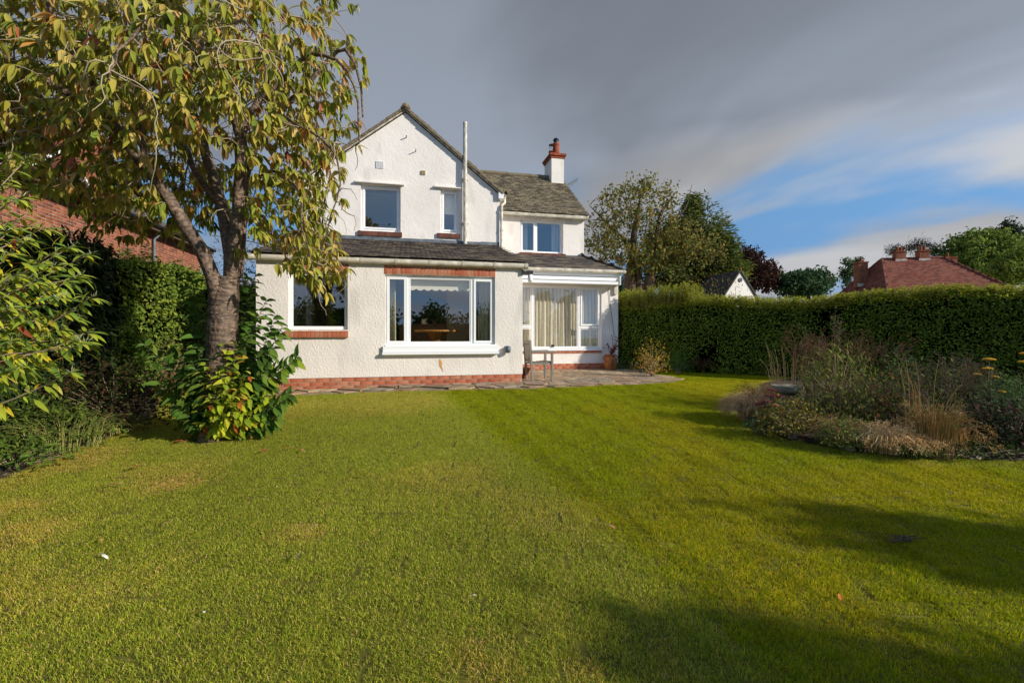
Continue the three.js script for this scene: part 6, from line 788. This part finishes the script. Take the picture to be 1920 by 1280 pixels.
{ seed(301); // red-roofed bungalow
  const A = V((1664 - 960) / 860 * 30, 0, -30), o = thing('red_roofed_bungalow', 'bungalow with red hipped tiled roof and brick chimneys beyond the hedge', 'house', A, -0.2);
  const W = 6.9, D = 7.2, e = 3.8, rh = 6.4, hip = 1.55; // corner at the group's origin; W along +x, D along -z
  part('wall', uvm(new THREE.BoxGeometry(W - 0.6, e, D - 0.6).translate(W / 2, e / 2, -D / 2)), M.render, o);
  const r = group('roof', o), bd = new MB(); const ra = V(hip, rh, -D / 2), rb = V(W - hip, rh, -D / 2), c = [V(0, e, 0), V(W, e, 0), V(W, e, -D), V(0, e, -D)];
  bd.quad(c[0], c[1], rb, ra); bd.quad(c[2], c[3], ra, rb); bd.quad(c[3], c[0], ra, ra); bd.quad(c[1], c[2], rb, rb); bd.quad(c[0], c[3], c[2], c[1]); bd.build('roof_board', M.darkBrick[2], r);
  const tm = std({ map: lichen, roughness: 0.95 }), face = (P, U, Wd, Ln, xr) => { const N = U.clone().cross(Wd), ex = 0.16, wd = 0.22, l = []; for (let k = 0; k * ex < Ln; k++) { const [a, b] = xr(k * ex / Ln); for (let x = a + (k % 2) * 0.11; x < b; x += wd) l.push([P.clone().addScaledVector(U, x).addScaledVector(Wd, k * ex + 0.10).addScaledVector(N, 0.03 + R(0, 0.006))]); } const g = uvm(new THREE.BoxGeometry(wd - 0.012, 0.26, 0.018)); const im = new THREE.InstancedMesh(g, tm, l.length); im.name = 'roof_tiles'; im.userData.kind = 'stuff'; const Wt = Wd.clone().applyAxisAngle(U, -0.10), m = new THREE.Matrix4().makeBasis(U, Wt, U.clone().cross(Wt)); const col = [0xb4624e, 0xa45846, 0xbc6e5c, 0x944e40, 0xb07462].map(hex); l.forEach(([p], i) => { im.setMatrixAt(i, tmpM.copy(m).setPosition(p)); im.setColorAt(i, col[Math.floor(R(0, 5))]); }); im.castShadow = im.receiveShadow = true; r.add(im); };
  { const up = ra.clone().sub(V(ra.x, e, 0)); const Ln = up.length(); face(c[0], V(1, 0, 0), up.normalize(), Ln, t => [t * ra.x, W - t * (W - rb.x)]); const up2 = ra.clone().sub(V(0, e, ra.z)); const L2 = up2.length(); face(c[3], V(0, 0, 1), up2.normalize(), L2, t => [t * D / 2, D - t * D / 2]); const up3 = rb.clone().sub(V(W, e, rb.z)); const L3 = up3.length(); face(c[1], V(0, 0, -1), up3.normalize(), L3, t => [t * D / 2, D - t * D / 2]); }
  const rt = new MB(); const cap = (p, q) => { const n = Math.round(p.distanceTo(q) / 0.35); for (let i = 0; i < n; i++) { const s = p.clone().lerp(q, i / n), t = p.clone().lerp(q, (i + 0.96) / n); s.y += 0.05; t.y += 0.04; rt.tube([s, t], [0.11, 0.10], 8); } }; cap(c[0], ra); cap(c[1], rb); cap(c[3], ra); cap(ra, rb); rt.build('ridge_tiles', std({ color: hex(0x9c5a48), map: grime, roughness: 0.9 }), r, 'stuff');
  const chim = (x, y, z, w, d, h, pots) => { const g = group('chimney', o), b = new MB(); b.box(x - w / 2, y, z - d / 2, x + w / 2, y + h, z + d / 2); b.build('stack', M.oldBrick[2], g); const k = new MB(); k.box(x - w / 2 - 0.04, y + h, z - d / 2 - 0.04, x + w / 2 + 0.04, y + h + 0.09, z + d / 2 + 0.04); k.build('cap', M.oldBrick[0], g); const l = new MB(); l.box(x - w / 2 - 0.06, y, z + d / 2, x + w / 2 + 0.06, y + 0.24, z + d / 2 + 0.03); l.build('flashing', M.offwhite, g); for (let i = 0; i < pots; i++) { const p = lathe([[0.09, 0], [0.075, 0.28], [0.09, 0.3], [0.07, 0.3]], 12); p.translate(x + (i - (pots - 1) / 2) * 0.22, y + h + 0.09, z); part('chimney_pot', uvm(p), M.redClay, g); } };
  chim(0.45, 4.5, -4.1, 0.6, 0.75, 1.75, 1); chim(2.65, rh - 0.25, -D / 2, 0.6, 0.5, 0.75, 2); chim(4.1, rh - 0.25, -D / 2, 0.6, 0.5, 0.75, 2); chim(5.75, rh - 0.9, -D / 2 - 0.2, 0.9, 0.5, 0.9, 1);
}
{ seed(401);
  const bg = (name, label, px, Z, els, o) => { const b = V((px - 960) / 860 * Z, 0, -Z); const L = (x, y, dz = 0) => { const q = at(x, y, Z + dz).sub(b); return [q.x, q.y, q.z]; }; const top = Math.min(...els.map(e => e[1])); return tree(name, label, b, { limbs: [{ pts: [[0, 0, 0], [0.1, 1.6, 0], L(px + (o.lean || 0), top + (o.tdrop ?? 25))], r: [o.r || 0.3, 0.04] }], targets: ells(...els.map(([x, y, rx, ry, n, rz]) => [L(x, y), [rx / 860 * Z, ry / 860 * Z, (rz || rx) / 860 * Z], n])), ...o }); };
  bg('broad_green_tree', 'large leafy green tree to the right of the red roof', 1845, 44, [[1810, 480, 50, 40, 170], [1860, 470, 55, 35, 170], [1835, 450, 35, 18, 70], [1905, 500, 45, 35, 130], [1790, 505, 40, 25, 90]], { pal: [0x728438, 0x829440, 0x607430, 0x96a44a], fill: 26, fillR: 0.6, size: 0.30, per: 9, spread: 0.45, geo: LG.broad, step: 0.45, kill: 0.6, reach: 9, tip: 0.02, leafR: 0.1 });
  bg('yellow_green_tree', 'yellow-green bushy tree low at the right edge', 1900, 34, [[1890, 510, 40, 26, 120], [1915, 490, 30, 30, 100]], { pal: [0x7a8a34, 0x8c983c, 0x647830], fill: 24, fillR: 0.45, size: 0.22, per: 9, spread: 0.35, geo: LG.broad, step: 0.36, kill: 0.48, reach: 8, tip: 0.014, leafR: 0.08 });
  bg('tall_birch', 'tall dark slender tree at the upper right edge', 1893, 52, [[1888, 440, 12, 30, 60], [1906, 452, 16, 24, 60]], { pal: [0x34422a, 0x3f4a30, 0x2a3824], fill: 22, fillR: 0.6, size: 0.34, per: 8, spread: 0.5, geo: LG.broad, step: 0.5, kill: 0.65, reach: 10, tip: 0.02, leafR: 0.12, tdrop: -20 });
  bg('thin_birch', 'thin sparse tree top just left of the tall slender tree', 1862, 52, [[1862, 440, 9, 14, 26]], { pal: [0x3a4a34, 0x2f3c2a], fill: 12, fillR: 0.4, size: 0.26, per: 5, spread: 0.35, geo: LG.broad, step: 0.4, kill: 0.6, reach: 10, tip: 0.02, leafR: 0.12, tdrop: -8 });
  bg('monkey_puzzle', 'dark branching conifer rising behind the red roof chimneys', 1722, 46, [[1690, 468, 34, 10, 60], [1725, 458, 16, 12, 34], [1750, 468, 18, 12, 34]], { pal: [0x3a2a26, 0x2f3426, 0x46322c], fill: 10, fillR: 0.4, size: 0.45, per: 7, spread: 0.3, geo: LG.needle, mat: solidLeaf, step: 0.4, kill: 0.5, reach: 9, tip: 0.03, leafR: 0.12, tdrop: 0 });
  bg('small_birch', 'small pale green tree left of the red roof chimney', 1594, 44, [[1590, 512, 14, 30, 50], [1606, 502, 12, 22, 34]], { pal: [0x5a6c44, 0x687a4c, 0x4c5e3a], fill: 22, fillR: 0.35, size: 0.2, per: 7, spread: 0.3, geo: LG.broad, step: 0.4, kill: 0.5, reach: 9, tip: 0.014, leafR: 0.08 });
  bg('apple_tree', 'bushy green tree between the copper tree and the red roof', 1515, 26, [[1490, 530, 34, 18, 90], [1530, 525, 28, 16, 70], [1510, 540, 50, 14, 80]], { pal: [0x46603a, 0x547044, 0x3a5230], fill: 24, fillR: 0.4, size: 0.2, per: 9, spread: 0.3, geo: LG.broad, step: 0.34, kill: 0.45, reach: 9, tip: 0.014, leafR: 0.08, r: 0.18 });
  // beyond the left hedge
  bg('left_sycamore', 'dark green tree seen through the cherry branches behind the brick house', 60, 24, [[40, 260, 110, 90, 170], [150, 330, 70, 60, 90]], { pal: [0x2f4a20, 0x3b5a26, 0x263e1a], fill: 26, fillR: 0.6, size: 0.3, per: 8, spread: 0.4, geo: LG.broad, step: 0.45, kill: 0.62, reach: 9, tip: 0.02, leafR: 0.1 });
  // behind the viewer and to the right: what the windows mirror and what throws the shadows on the lawn
  const out = (name, label, x, z, h, r, n, o = {}) => tree(name, label, V(x, G(x, z), z), { limbs: [{ pts: [[0, 0, 0], [0.1, h * 0.4, 0], [0, h * 0.85, 0.1]], r: [0.16 + h * 0.012, 0.04] }], targets: ells([[0, h * (o.mid || 0.66), 0], [r, h * (o.ry || 0.32), r], n]), pal: [0x3a5622, 0x46642a, 0x2f481e], size: 0.22, per: 7, spread: 0.35, geo: LG.broad, step: 0.4, kill: 0.5, reach: 9, tip: 0.016, leafR: 0.1, ...o });
  const names = ['big oak at the far end of the garden behind the viewer', 'round maple behind the viewer left of the oak', 'low lime tree behind the viewer right of the oak', 'hawthorn behind the viewer at the far left', 'wide ash far behind the viewer', 'small holly behind the viewer', 'tall poplar behind the viewer at the left'];
  [[2, 24, 5.2, 3.2], [-5.5, 25, 6.2, 2.8], [9, 26, 5, 3], [-11, 24, 7.5, 3], [16, 28, 5.5, 3.4], [-1.5, 28, 5.0, 2.6], [-16, 26, 9, 3]].forEach(([x, z, h, r], i) => out(['oak_tree', 'maple_tree', 'lime_tree', 'hawthorn_tree', 'ash_tree', 'holly_tree', 'poplar_tree'][i], names[i], x, z, h, r, 70, { mid: 0.5, ry: 0.5, size: 0.34, fill: 30, fillR: 0.7 }));
  seed(420); hedge('boundary_hedge', 'rough hedge along the far end of the garden behind the viewer', [[-24, 25], [-8, 27], [8, 27], [26, 30]], 2.2, t => 3.1 + 0.6 * Math.sin(t * 17) + 0.4 * Math.sin(t * 41), { pal: [0x46642a, 0x3a5622, 0x55702c], geo: LG.broad, mat: solidLeaf, size: 0.34, dens: 60, core: 0x26331a });
  out('garden_maple', 'slim tree outside the right edge that shades the right foreground lawn', 9.65, -0.3, 4.3, 0.5, 150, { mid: 0.60, ry: 0.36, fill: 22, fillR: 0.28 });
  out('garden_hawthorn', 'bushy tree outside the right edge beside the near foreground', 8.8, 1.15, 4.55, 0.62, 150, { mid: 0.62, ry: 0.35, fill: 20, fillR: 0.3 });
}
renderer.render(scene, camera);
